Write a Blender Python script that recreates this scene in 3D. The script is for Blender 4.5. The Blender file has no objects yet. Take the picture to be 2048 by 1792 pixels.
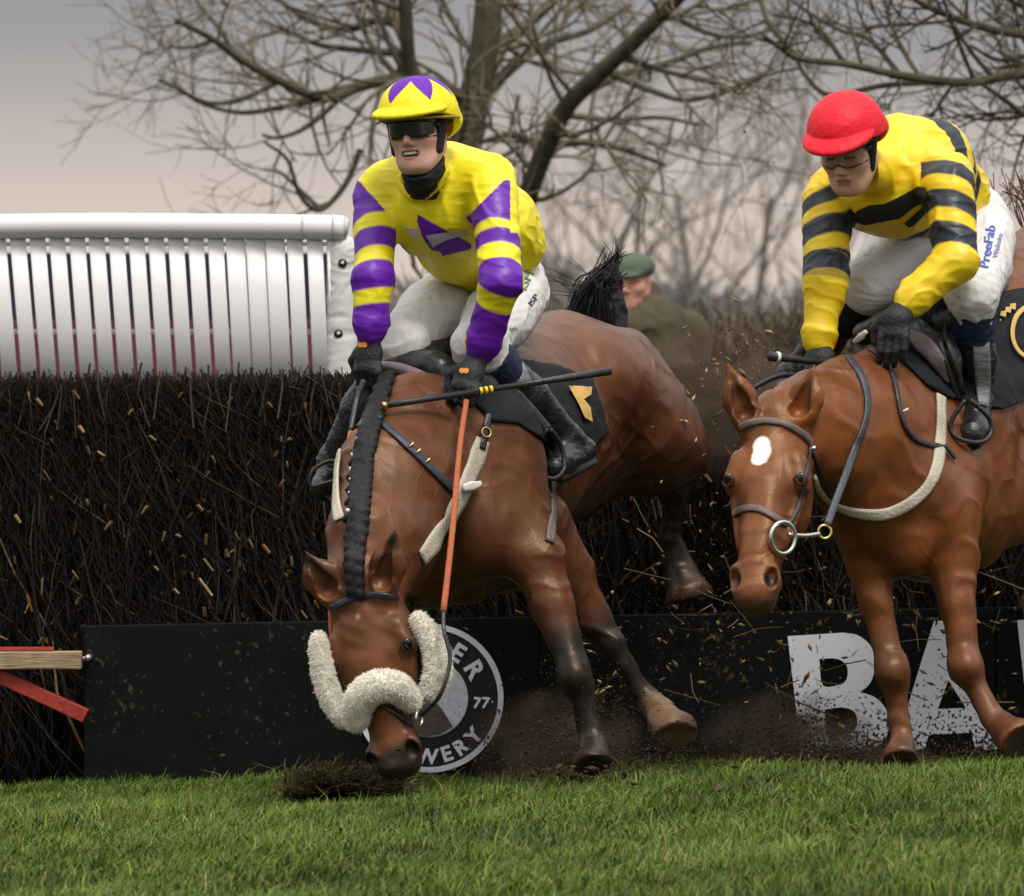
import bpy, bmesh, math, random
import numpy as np
from mathutils import Vector, Matrix
from mathutils.bvhtree import BVHTree

# ---------------------------------------------------------------- camera, world, sun, exposure
S = bpy.context.scene
COL = S.collection
FPX = 15840.0            # focal length in photo pixels (2048 wide)
CAMD, CAMH, HORY = 24.0, 1.30, 700.0
cam = bpy.data.cameras.new('camera'); camo = bpy.data.objects.new('camera', cam); COL.objects.link(camo)
cam.sensor_width = 36.0; cam.lens = FPX / 2048 * 36.0
camo.location = (0, -CAMD, CAMH); camo.rotation_euler = (math.radians(90), 0, 0)
cam.shift_y = -(896 - HORY) / 2048
cam.clip_start = 1.0; cam.clip_end = 3000
cam.dof.use_dof = True; cam.dof.focus_distance = 24.05; cam.dof.aperture_fstop = 7.4
S.camera = camo

world = bpy.data.worlds.new('World'); S.world = world; world.use_nodes = True
wt = world.node_tree; wn = wt.nodes; wl = wt.links
for n in list(wn): wn.remove(n)
SUN_EL, SUN_AZ = math.radians(60), math.radians(155)     # azimuth of the sun, clockwise from +Y
sky = wn.new('ShaderNodeTexSky'); sky.sky_type = 'NISHITA'; sky.sun_disc = False
sky.sun_elevation = SUN_EL; sky.sun_rotation = SUN_AZ; sky.dust_density = 4.0; sky.air_density = 1.0
hs = wn.new('ShaderNodeHueSaturation'); hs.inputs['Saturation'].default_value = 0.15
wl.new(sky.outputs[0], hs.inputs['Color'])
tc = wn.new('ShaderNodeTexCoord'); sep = wn.new('ShaderNodeSeparateXYZ'); wl.new(tc.outputs['Generated'], sep.inputs[0])
nz = wn.new('ShaderNodeTexNoise'); nz.inputs['Scale'].default_value = 9.0; nz.inputs['Detail'].default_value = 3
mpw = wn.new('ShaderNodeMapping'); mpw.inputs['Scale'].default_value = (1, 1, 5)
wl.new(tc.outputs['Generated'], mpw.inputs[0]); wl.new(mpw.outputs[0], nz.inputs['Vector'])
ad = wn.new('ShaderNodeMath'); ad.operation = 'MULTIPLY_ADD'
wl.new(nz.outputs['Fac'], ad.inputs[0]); ad.inputs[1].default_value = 0.016; 
wl.new(sep.outputs['Z'], ad.inputs[2])
# cloud deck: pale and warm at the horizon, a grey bank above it, brighter towards the zenith
rp = wn.new('ShaderNodeValToRGB'); e = rp.color_ramp.elements
e[0].position = 0.0; e[0].color = (6.1, 5.3, 4.7, 1)
e[1].position = 1.0; e[1].color = (14.0, 13.9, 14.0, 1)
for p_, c_ in ((0.020, (6.0, 5.1, 4.5)), (0.034, (4.7, 4.15, 3.85)), (0.050, (2.7, 2.68, 2.75)), (0.12, (2.8, 2.8, 2.9)), (0.4, (8.0, 7.9, 8.0))):
    q_ = e.new(p_); q_.color = c_ + (1,)
wl.new(ad.outputs[0], rp.inputs[0])
mxw = wn.new('ShaderNodeMixRGB'); mxw.inputs[0].default_value = 0.9
wl.new(hs.outputs[0], mxw.inputs[1]); wl.new(rp.outputs[0], mxw.inputs[2])
bg = wn.new('ShaderNodeBackground'); bg.inputs['Strength'].default_value = 0.1
wl.new(mxw.outputs[0], bg.inputs['Color'])
wo = wn.new('ShaderNodeOutputWorld'); wl.new(bg.outputs[0], wo.inputs[0])

sl = bpy.data.lights.new('sun', 'SUN'); sl.energy = 1.9; sl.angle = math.radians(14); sl.color = (1.0, 0.95, 0.88)
so = bpy.data.objects.new('sun', sl); COL.objects.link(so)
sd_ = Vector((math.sin(SUN_AZ) * math.cos(SUN_EL), math.cos(SUN_AZ) * math.cos(SUN_EL), math.sin(SUN_EL)))
so.rotation_euler = sd_.to_track_quat('Z', 'Y').to_euler(); so.location = (3, -8, 10)
S.view_settings.view_transform = 'Standard'; S.view_settings.look = 'None'
S.view_settings.exposure = 0.38; S.view_settings.gamma = 1.0
S.cycles.use_denoising = True
S.cycles.max_bounces = 6

# ---------------------------------------------------------------- helpers
def V(px, py, y=0.0):
    d = CAMD + y
    return np.array([(px - 1024) / FPX * d, y, CAMH - (py - HORY) / FPX * d])
def R(r, y=0.0): return r / FPX * (CAMD + y)
def nrm(v): v = np.asarray(v, float); return v / (np.linalg.norm(v) + 1e-12)
CAMP = Vector((0, -CAMD, CAMH))

def link(o, parent=None):
    COL.objects.link(o)
    if parent is not None: o.parent = parent
    return o
def tag(o, label=None, cat=None, group=None, kind=None):
    if label: o['label'] = label
    if cat: o['category'] = cat
    if group: o['group'] = group
    if kind: o['kind'] = kind
    return o
def empty(name, loc, label=None, cat=None, group=None):
    o = bpy.data.objects.new(name, None); o.location = tuple(loc); o.empty_display_size = 0.1; link(o)
    return tag(o, label, cat, group)
def finish(o, parent):
    """parent without moving (children carry world coordinates in their mesh; the root sits at a base point)"""
    link(o)
    if parent is not None:
        o.parent = parent
        b = parent; off = Vector((0, 0, 0))
        while b is not None: off += b.location; b = b.parent
        o.location = -off if o.location.length == 0 else o.location - off
    return o
def mesh_obj(name, verts, faces, mat, parent=None, smooth=True):
    me = bpy.data.meshes.new(name)
    verts = np.asarray(verts, dtype=np.float32)
    if isinstance(faces, np.ndarray):
        nf, k = faces.shape
        me.vertices.add(len(verts)); me.vertices.foreach_set('co', verts.ravel())
        me.loops.add(nf * k); me.loops.foreach_set('vertex_index', faces.astype(np.int32).ravel())
        me.polygons.add(nf); me.polygons.foreach_set('loop_start', np.arange(0, nf * k, k, dtype=np.int32))
        me.polygons.foreach_set('loop_total', np.full(nf, k, dtype=np.int32))
        me.update(calc_edges=True)
    else:
        me.from_pydata([tuple(map(float, v)) for v in verts], [], [tuple(map(int, f)) for f in faces]); me.update()
    if smooth: me.polygons.foreach_set('use_smooth', np.ones(len(me.polygons), dtype=bool))
    o = bpy.data.objects.new(name, me)
    if mat is not None:
        for m in (mat if isinstance(mat, (list, tuple)) else [mat]): me.materials.append(m)
    return finish(o, parent)
def attr(o, name, arr):
    arr = np.asarray(arr, np.float32)
    if arr.ndim == 1:
        a = o.data.attributes.new(name, 'FLOAT', 'POINT'); a.data.foreach_set('value', arr)
    else:
        if arr.shape[1] == 3: arr = np.concatenate([arr, np.ones((len(arr), 1), np.float32)], 1)
        a = o.data.attributes.new(name, 'FLOAT_COLOR', 'POINT'); a.data.foreach_set('color', arr.ravel())
def verts_of(o):
    a = np.empty(len(o.data.vertices) * 3, np.float32); o.data.vertices.foreach_get('co', a); return a.reshape(-1, 3)

# --- materials
def material(name, col=(.5, .5, .5), rough=.6, spec=.4, metal=0, attrib=None, vary=.12, vscale=18, bump=0, bscale=60, bstretch=(1, 1, 1), sheen=0, coat=0, trans=0, sss=0):
    m = bpy.data.materials.new(name); m.use_nodes = True; nt = m.node_tree; n = nt.nodes; l = nt.links
    b = n['Principled BSDF']; b.inputs['Roughness'].default_value = rough; b.inputs['Metallic'].default_value = metal
    b.inputs['Specular IOR Level'].default_value = spec
    if sheen: b.inputs['Sheen Weight'].default_value = sheen
    if coat: b.inputs['Coat Weight'].default_value = coat; b.inputs['Coat Roughness'].default_value = .25
    if sss:
        b.inputs['Subsurface Weight'].default_value = sss; b.inputs['Subsurface Radius'].default_value = (.01, .004, .002); b.inputs['Subsurface Scale'].default_value = .5
    if trans: b.inputs['Transmission Weight'].default_value = trans
    t = n.new('ShaderNodeTexCoord')
    if attrib:
        a = n.new('ShaderNodeAttribute'); a.attribute_name = attrib; src = a.outputs['Color']
    else:
        c = n.new('ShaderNodeRGB'); c.outputs[0].default_value = tuple(col) + (1,); src = c.outputs[0]
    if vary:
        z = n.new('ShaderNodeTexNoise'); z.inputs['Scale'].default_value = vscale; z.inputs['Detail'].default_value = 5; z.inputs['Roughness'].default_value = .65
        l.new(t.outputs['Object'], z.inputs['Vector'])
        mr = n.new('ShaderNodeMapRange'); mr.inputs[1].default_value = .25; mr.inputs[2].default_value = .75
        mr.inputs[3].default_value = 1 - vary; mr.inputs[4].default_value = 1 + vary
        l.new(z.outputs['Fac'], mr.inputs[0])
        mx = n.new('ShaderNodeVectorMath'); mx.operation = 'SCALE'; l.new(src, mx.inputs[0]); l.new(mr.outputs[0], mx.inputs['Scale']); src = mx.outputs[0]
    l.new(src, b.inputs['Base Color'])
    if bump:
        mp = n.new('ShaderNodeMapping'); mp.inputs['Scale'].default_value = bstretch; l.new(t.outputs['Object'], mp.inputs[0])
        z2 = n.new('ShaderNodeTexNoise'); z2.inputs['Scale'].default_value = bscale; z2.inputs['Detail'].default_value = 4
        l.new(mp.outputs[0], z2.inputs['Vector'])
        bp = n.new('ShaderNodeBump'); bp.inputs['Strength'].default_value = bump; bp.inputs['Distance'].default_value = .01
        l.new(z2.outputs['Fac'], bp.inputs['Height']); l.new(bp.outputs[0], b.inputs['Normal'])
    return m

# --- signed distance modelling
class Field:
    def __init__(s, lo, hi, vox):
        s.lo = np.asarray(lo, float) - 3 * vox; s.v = vox
        s.n = np.ceil((np.asarray(hi, float) - s.lo) / vox).astype(int) + 4
        s.f = np.full(s.n, .25, np.float32)
    def _box(s, lo, hi):
        a = np.clip(np.floor((lo - s.lo) / s.v).astype(int), 0, s.n); b = np.clip(np.ceil((hi - s.lo) / s.v).astype(int) + 1, 0, s.n)
        if (b <= a).any(): return None
        sl_ = tuple(slice(i, j) for i, j in zip(a, b))
        X = [(s.lo[i] + np.arange(a[i], b[i]) * s.v).astype(np.float32) for i in range(3)]
        return sl_, (X[0][:, None, None], X[1][None, :, None], X[2][None, None, :])
    def comb(s, d, sl_, k, op):
        f = s.f[sl_]
        if op == 'sub': d = -d; f2 = -f
        else: f2 = f
        h = np.clip(.5 + .5 * (f2 - d) / k, 0, 1)
        r = f2 + (d - f2) * h - k * h * (1 - h)
        s.f[sl_] = -r if op == 'sub' else r
    def cap(s, a, b, ra, rb, k=.03, sq=None, op='add'):
        """tapered capsule; sq=(axis, factor) stretches the section along axis"""
        a = np.asarray(a, float); b = np.asarray(b, float); fac = max(1., sq[1]) if sq else 1.
        m = max(ra, rb) * fac + k + 2 * s.v
        bx = s._box(np.minimum(a, b) - m, np.maximum(a, b) + m)
        if bx is None: return
        sl_, (X, Y, Z) = bx
        if op == 'sub': return s._sub_cap(a, b, ra, rb, k, sq, sl_, X, Y, Z)
        d = s._capd(a, b, ra, rb, sq, X, Y, Z); s.comb(d, sl_, k, 'add')
    def _capd(s, a, b, ra, rb, sq, X, Y, Z):
        x, y, z = X - a[0], Y - a[1], Z - a[2]; ba = b - a
        if sq:
            n = nrm(sq[0]); g = 1. / sq[1] - 1
            dn = x * n[0] + y * n[1] + z * n[2]; x = x + n[0] * dn * g; y = y + n[1] * dn * g; z = z + n[2] * dn * g
            ba = ba + n * (ba @ n) * g
        L2 = float(ba @ ba) + 1e-12
        t = np.clip((x * ba[0] + y * ba[1] + z * ba[2]) / L2, 0, 1).astype(np.float32)
        d = np.sqrt((x - t * ba[0]) ** 2 + (y - t * ba[1]) ** 2 + (z - t * ba[2]) ** 2) - (ra + t * (rb - ra))
        if sq and sq[1] < 1: pass
        return d.astype(np.float32)
    def _sub_cap(s, a, b, ra, rb, k, sq, sl_, X, Y, Z):
        d = s._capd(a, b, ra, rb, sq, X, Y, Z); f = s.f[sl_]
        h = np.clip(.5 - .5 * (f + d) / k, 0, 1)
        s.f[sl_] = f + (-d - f) * h + k * h * (1 - h)
    def ell(s, c, r, fr=None, k=.03, op='add'):
        c = np.asarray(c, float); r = np.asarray(r, float)
        fr = np.eye(3) if fr is None else np.asarray(fr, float)      # rows = local axes
        ext = np.sqrt(((fr * r[:, None]) ** 2).sum(0)) + k + 2 * s.v
        bx = s._box(c - ext, c + ext)
        if bx is None: return
        sl_, (X, Y, Z) = bx
        x, y, z = X - c[0], Y - c[1], Z - c[2]
        q = [(x * fr[i][0] + y * fr[i][1] + z * fr[i][2]) / r[i] for i in range(3)]
        k0 = np.sqrt(q[0] ** 2 + q[1] ** 2 + q[2] ** 2) + 1e-6
        k1 = np.sqrt((q[0] / r[0]) ** 2 + (q[1] / r[1]) ** 2 + (q[2] / r[2]) ** 2) + 1e-6
        d = (k0 * (k0 - 1) / k1).astype(np.float32)
        if op == 'sub':
            f = s.f[sl_]; h = np.clip(.5 - .5 * (f + d) / k, 0, 1); s.f[sl_] = f + (-d - f) * h + k * h * (1 - h)
        else: s.comb(d, sl_, k, 'add')
    def sph(s, c, r, k=.03, op='add'): s.ell(c, (r, r, r), None, k, op)
    def chain(s, pts, rad, k=.03, sq=None):
        for i in range(len(pts) - 1): s.cap(pts[i], pts[i + 1], rad[i], rad[i + 1], k, sq)
    def plane(s, p, n):
        """keep the side the normal points away from"""
        bx = s._box(s.lo, s.lo + s.n * s.v); sl_, (X, Y, Z) = bx
        n = nrm(n); p = np.asarray(p, float)
        d = ((X - p[0]) * n[0] + (Y - p[1]) * n[1] + (Z - p[2]) * n[2]).astype(np.float32)
        s.f = np.maximum(s.f, d)
    def noise(s, fn):
        bx = s._box(s.lo, s.lo + s.n * s.v); sl_, (X, Y, Z) = bx
        s.f = s.f + fn(X, Y, Z).astype(np.float32)
    def at(s, P):
        """trilinear sample"""
        q = (np.asarray(P) - s.lo) / s.v; q = np.clip(q, 0, s.n - 1.001); i = np.floor(q).astype(int); t = q - i
        r = 0
        for dx in (0, 1):
            for dy in (0, 1):
                for dz in (0, 1):
                    w = (t[:, 0] if dx else 1 - t[:, 0]) * (t[:, 1] if dy else 1 - t[:, 1]) * (t[:, 2] if dz else 1 - t[:, 2])
                    r = r + w * s.f[i[:, 0] + dx, i[:, 1] + dy, i[:, 2] + dz]
        return r
    def grid(s):
        f = s.f.copy(); f[0] = f[-1] = .1; f[:, 0] = f[:, -1] = .1; f[:, :, 0] = f[:, :, -1] = .1
        sg = f < 0; n = np.array(f.shape)
        c = np.zeros(n - 1, np.int8)
        for dx in (0, 1):
            for dy in (0, 1):
                for dz in (0, 1): c += sg[dx:n[0] - 1 + dx, dy:n[1] - 1 + dy, dz:n[2] - 1 + dz]
        ci = np.argwhere((c > 0) & (c < 8)); 
        vid = np.full(n - 1, -1, np.int32); vid[ci[:, 0], ci[:, 1], ci[:, 2]] = np.arange(len(ci))
        offs = [(a, b, d) for a in (0, 1) for b in (0, 1) for d in (0, 1)]
        val = {o: f[ci[:, 0] + o[0], ci[:, 1] + o[1], ci[:, 2] + o[2]] for o in offs}
        acc = np.zeros((len(ci), 3)); cnt = np.zeros(len(ci))
        for a in offs:
            for ax in range(3):
                if a[ax] == 0:
                    b = list(a); b[ax] = 1; b = tuple(b)
                    va, vb = val[a], val[b]; m = (va < 0) != (vb < 0)
                    t = np.where(m, va / np.where(m, va - vb, 1), 0)
                    p = np.array(a, float)[None, :].repeat(len(ci), 0); p[:, ax] = t
                    acc[m] += p[m]; cnt[m] += 1
        P = s.lo + (ci + acc / cnt[:, None]) * s.v
        F = []
        for ax in range(3):
            a = [slice(0, None)] * 3; b = [slice(0, None)] * 3; a[ax] = slice(0, -1); b[ax] = slice(1, None)
            d = sg[tuple(a)].astype(np.int8) - sg[tuple(b)].astype(np.int8)
            e_ = np.argwhere(d != 0); dv = d[e_[:, 0], e_[:, 1], e_[:, 2]]
            u, w = (ax + 1) % 3, (ax + 2) % 3
            def cell(du, dw):
                q = e_.copy(); q[:, u] -= du; q[:, w] -= dw; return vid[q[:, 0], q[:, 1], q[:, 2]]
            quad = np.stack([cell(1, 1), cell(0, 1), cell(0, 0), cell(1, 0)], 1)
            quad[dv < 0] = quad[dv < 0][:, ::-1]
            F.append(quad)
        F = np.concatenate(F); F = F[(F >= 0).all(1)]
        return P, F
    def mesh(s, name, mat, parent=None, smooth_it=2):
        P, F = s.grid()
        if smooth_it:
            e_ = np.concatenate([F[:, [0, 1]], F[:, [1, 2]], F[:, [2, 3]], F[:, [3, 0]]])
            deg = np.bincount(e_.ravel(), minlength=len(P)).astype(float)
            for it in range(smooth_it * 2):
                lam = .5 if it % 2 == 0 else -.52
                A = np.stack([np.bincount(e_[:, 0], P[e_[:, 1], i], len(P)) + np.bincount(e_[:, 1], P[e_[:, 0], i], len(P)) for i in range(3)], 1)
                P = P + lam * (A / np.maximum(deg, 1)[:, None] - P)
        return mesh_obj(name, P, F, mat, parent)

def seg_t(P, pts):
    """arc parameter (0..1 of whole polyline), distance to polyline"""
    pts = np.asarray(pts, float); L = np.linalg.norm(np.diff(pts, axis=0), axis=1); cum = np.concatenate([[0], np.cumsum(L)])
    best = np.full(len(P), 1e9); T = np.zeros(len(P))
    for i in range(len(pts) - 1):
        ba = pts[i + 1] - pts[i]; t = np.clip(((P - pts[i]) @ ba) / (ba @ ba), 0, 1)
        d = np.linalg.norm(P - pts[i] - t[:, None] * ba, axis=1)
        m = d < best; best[m] = d[m]; T[m] = (cum[i] + t[m] * L[i]) / cum[-1]
    return T, best

def spline(pts, n=8):
    """Catmull-Rom through the rows of pts (any dimension)"""
    pts = np.asarray(pts, float)
    if len(pts) < 3: return np.array([pts[0] + (pts[-1] - pts[0]) * t for t in np.linspace(0, 1, n + 1)])
    ext = np.concatenate([[2 * pts[0] - pts[1]], pts, [2 * pts[-1] - pts[-2]]]); out = []
    for i in range(1, len(ext) - 2):
        p0, p1, p2, p3 = ext[i - 1:i + 3]
        for t in np.linspace(0, 1, n, endpoint=False):
            out.append(.5 * (2 * p1 + (p2 - p0) * t + (2 * p0 - 5 * p1 + 4 * p2 - p3) * t * t + (3 * p1 - p0 - 3 * p2 + p3) * t ** 3))
    out.append(pts[-1]); return np.array(out)

class MB:
    """collects geometry of ONE object"""
    def __init__(s): s.v = []; s.f = []; s.n = 0
    def add(s, v, f):
        s.v.append(np.asarray(v, float)); s.f += [tuple(i + s.n for i in q) for q in f]; s.n += len(v)
    def tube(s, pts, rad, sides=8, flat=None, caps=True):
        pts = np.asarray(pts, float); m = len(pts)
        rad = np.full(m, rad) if np.isscalar(rad) else np.interp(np.linspace(0, 1, m), np.linspace(0, 1, len(rad)), rad)
        T = np.gradient(pts, axis=0); vs = []
        ref = np.array([0.13, -1, .21]); 
        for i in range(m):
            t = nrm(T[i]); u = ref - t * (ref @ t)
            if np.linalg.norm(u) < .05: u = np.array([1, 0, .1]) - t * (np.array([1, 0, .1]) @ t)
            u = nrm(u); w = np.cross(t, u); ref = u
            for k in range(sides):
                a = 2 * math.pi * k / sides
                vs.append(pts[i] + rad[i] * (u * math.cos(a) * (flat or 1) + w * math.sin(a)))
        fs = [(i * sides + k, i * sides + (k + 1) % sides, (i + 1) * sides + (k + 1) % sides, (i + 1) * sides + k) for i in range(m - 1) for k in range(sides)]
        if caps: fs += [tuple(range(sides - 1, -1, -1)), tuple((m - 1) * sides + k for k in range(sides))]
        s.add(vs, fs)
    def box(s, c, h, fr=None):
        fr = np.eye(3) if fr is None else np.asarray(fr); c = np.asarray(c, float)
        vs = [c + sum(sg * hh * ax for sg, hh, ax in zip(q, h, fr)) for q in [(a, b, d) for a in (-1, 1) for b in (-1, 1) for d in (-1, 1)]]
        s.add(vs, [(0, 1, 3, 2), (4, 6, 7, 5), (0, 4, 5, 1), (2, 3, 7, 6), (0, 2, 6, 4), (1, 5, 7, 3)])
    def build(s, name, mat, parent=None, smooth=True, bevel=0):
        o = mesh_obj(name, np.concatenate(s.v), s.f, mat, parent, smooth)
        if bevel:
            b = o.modifiers.new('bevel', 'BEVEL'); b.width = bevel; b.segments = 2; b.limit_method = 'ANGLE'
        return o

def bvh(objs):
    vs, fs, k = [], [], 0
    for o in objs:
        off = Vector((0, 0, 0)); b = o
        while b is not None: off += b.location; b = b.parent
        v = verts_of(o) + np.array(off); vs.append(v)
        fs += [tuple(i + k for i in p.vertices) for p in o.data.polygons]; k += len(v)
    return BVHTree.FromPolygons([tuple(map(float, v)) for v in np.concatenate(vs)], fs)
def cast(tree, px, py):
    d = (Vector(V(px, py, 0.)) - CAMP).normalized()
    h = tree.ray_cast(CAMP, d)
    return (np.array(h[0]), np.array(h[1])) if h[0] is not None else (None, None)
def lay(tree, path, n=10, lift=.004, depth=None):
    """a path given in photo pixels laid on a surface: points and normals"""
    sp = spline(path, n); P, N = [], []
    for q in sp:
        p, nn = cast(tree, q[0], q[1])
        if p is None: continue
        if nn @ (p - np.array(CAMP)) > 0: nn = -nn
        P.append(p + nn * lift); N.append(nn)
    return np.array(P), np.array(N)
def strap(name, P, N, w, th, mat, parent, smooth=True, mb=None):
    P = np.asarray(P, float); N = np.asarray(N, float); m = len(P)
    for _ in range(6):
        if m > 4:
            P[1:-1] = .5 * P[1:-1] + .25 * (P[:-2] + P[2:]); N[1:-1] = .5 * N[1:-1] + .25 * (N[:-2] + N[2:])
    T = np.gradient(P, axis=0); vs = []
    w = np.full(m, w) if np.isscalar(w) else np.interp(np.linspace(0, 1, m), np.linspace(0, 1, len(w)), w)
    for i in range(m):
        t = nrm(T[i]); s_ = nrm(np.cross(nrm(N[i]), t)); n_ = np.cross(t, s_)
        for a, b in ((-1, -.3), (-.96, .75), (-.5, 1), (.5, 1), (.96, .75), (1, -.3)): vs.append(P[i] + s_ * a * w[i] / 2 + n_ * b * th)
    K = 6
    fs = [(i * K + k, (i + 1) * K + k, (i + 1) * K + (k + 1) % K, i * K + (k + 1) % K) for i in range(m - 1) for k in range(K)]
    fs += [tuple(range(K)), tuple((m - 1) * K + k for k in reversed(range(K)))]
    if mb is not None: mb.add(vs, fs); return None
    return mesh_obj(name, vs, fs, mat, parent, smooth)
def decal(name, poly, tree, mat, parent, lift=.003, cuts=6, depth=None):
    """a flat printed patch with its outline in photo pixels, laid on a surface"""
    bm = bmesh.new(); vs = [bm.verts.new((p[0], p[1], 0)) for p in poly]; bm.faces.new(vs)
    bmesh.ops.triangulate(bm, faces=bm.faces[:])
    for _ in range(cuts):
        lg = [e_ for e_ in bm.edges if e_.calc_length() > 9]
        if not lg: break
        bmesh.ops.subdivide_edges(bm, edges=lg, cuts=1); bmesh.ops.triangulate(bm, faces=[f for f in bm.faces if len(f.verts) > 3])
    bad = []
    for v in bm.verts:
        p, nn = cast(tree, v.co.x, v.co.y)
        if p is None: bad.append(v); continue
        if nn @ (p - np.array(CAMP)) > 0: nn = -nn
        v.co = Vector(p + nn * lift)
    if bad: bmesh.ops.delete(bm, geom=bad, context='VERTS')
    me = bpy.data.meshes.new(name); bm.to_mesh(me); bm.free(); me.materials.append(mat)
    me.polygons.foreach_set('use_smooth', np.ones(len(me.polygons), dtype=bool))
    return finish(bpy.data.objects.new(name, me), parent)
rng = np.random.default_rng(7); random.seed(7)
# ---------------------------------------------------------------- setting
def many_tubes(paths, rads, sides=3):
    """paths (N,M,3), rads (N,M): one vertex and one quad array"""
    paths = np.asarray(paths, float); N, M, _ = paths.shape
    T = np.gradient(paths, axis=1); T /= np.linalg.norm(T, axis=2, keepdims=True) + 1e-9
    ref = np.where(np.abs(T[..., 2:3]) > .8, np.array([1., .2, 0]), np.array([0, .2, 1.]))
    U = np.cross(T, ref); U /= np.linalg.norm(U, axis=2, keepdims=True) + 1e-9; W = np.cross(T, U)
    vs = []
    for k in range(sides):
        a = 2 * math.pi * k / sides; vs.append(paths + rads[..., None] * (U * math.cos(a) + W * math.sin(a)))
    vs = np.stack(vs, 2).reshape(-1, 3)
    n_, m_, k_ = np.meshgrid(np.arange(N), np.arange(M - 1), np.arange(sides), indexing='ij')
    i = lambda m, k: ((n_ * M + m) * sides + k % sides).ravel()
    F = np.stack([i(m_, k_), i(m_, k_ + 1), i(m_ + 1, k_ + 1), i(m_ + 1, k_)], 1)
    return vs, F
def tubes_obj(name, groups, mat, parent=None, cols=None):
    """groups: list of (paths, rads, sides, colours per path or None)"""
    V_, F_, C_, k = [], [], [], 0
    for paths, rads, sides, col in groups:
        v, f = many_tubes(paths, rads, sides); V_.append(v); F_.append(f + k); k += len(v)
        if col is not None: C_.append(np.repeat(col, len(v) // len(paths), axis=0))
    o = mesh_obj(name, np.concatenate(V_), np.concatenate(F_), mat, parent)
    if C_: attr(o, 'paint', np.concatenate(C_))
    return o

# --- ground
def gz(x, y):
    x = np.asarray(x, float); y = np.asarray(y, float)
    b = np.interp(x, [-1.9, -1.2, -.5, 0, .45, .9, 1.8, 3], [-.155, -.145, -.12, -.105, -.085, -.055, -.06, -.06])
    near = np.exp(-(np.maximum(np.abs(y) - 5, 0) / 4) ** 2) * np.exp(-(np.maximum(np.abs(x) - 4, 0) / 3) ** 2)
    n = .012 * np.sin(3.1 * x + 1.3 * y + .5) * np.cos(2.3 * y - .7 * x) + .008 * np.sin(7.3 * x - 4.1 * y)
    ridge = np.interp(x, [-1.9, -1.2, -.5, 0, .45, .9, 1.8, 3], [.055, .055, .065, .065, .085, .095, .085, .085]) * np.where(y > -.35, np.exp(-((y + .35) / 1.05) ** 2), np.exp(-((y + .35) / 2.6) ** 2))
    return -.1 + (b + .1 + n + ridge) * near
def axis_steps(a, b, fine, far):
    m = np.arange(a, b + 1e-6, fine); out = [m]; s = fine; lo, hi, L, H = a, b, [], []
    while hi < far: s *= 1.5; lo -= s; hi += s; L.append(lo); H.append(hi)
    return np.concatenate([L[::-1], m, H])
def build_ground():
    xs = axis_steps(-4, 4, .06, 1500); ys = axis_steps(-7, 5, .06, 1500)
    X, Y = np.meshgrid(xs, ys, indexing='ij'); Z = gz(X, Y)
    nx, ny = X.shape; idx = np.arange(nx * ny).reshape(nx, ny)
    F = np.stack([idx[:-1, :-1], idx[1:, :-1], idx[1:, 1:], idx[:-1, 1:]], -1).reshape(-1, 4)
    m = bpy.data.materials.new('turf_soil'); m.use_nodes = True; nt = m.node_tree; b = nt.nodes['Principled BSDF']; b.inputs['Roughness'].default_value = .95; b.inputs['Specular IOR Level'].default_value = .1
    t = nt.nodes.new('ShaderNodeTexCoord'); z = nt.nodes.new('ShaderNodeTexNoise'); z.inputs['Scale'].default_value = 3.5; z.inputs['Detail'].default_value = 8
    r_ = nt.nodes.new('ShaderNodeValToRGB'); r_.color_ramp.elements[0].position = .35; r_.color_ramp.elements[0].color = (.030, .045, .012, 1); r_.color_ramp.elements[1].position = .7; r_.color_ramp.elements[1].color = (.055, .060, .020, 1)
    nt.links.new(t.outputs['Object'], z.inputs['Vector']); nt.links.new(z.outputs['Fac'], r_.inputs[0]); nt.links.new(r_.outputs[0], b.inputs['Base Color'])
    o = mesh_obj('ground', np.stack([X, Y, Z], -1).reshape(-1, 3), F, m); o['kind'] = 'structure'
    return o
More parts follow.
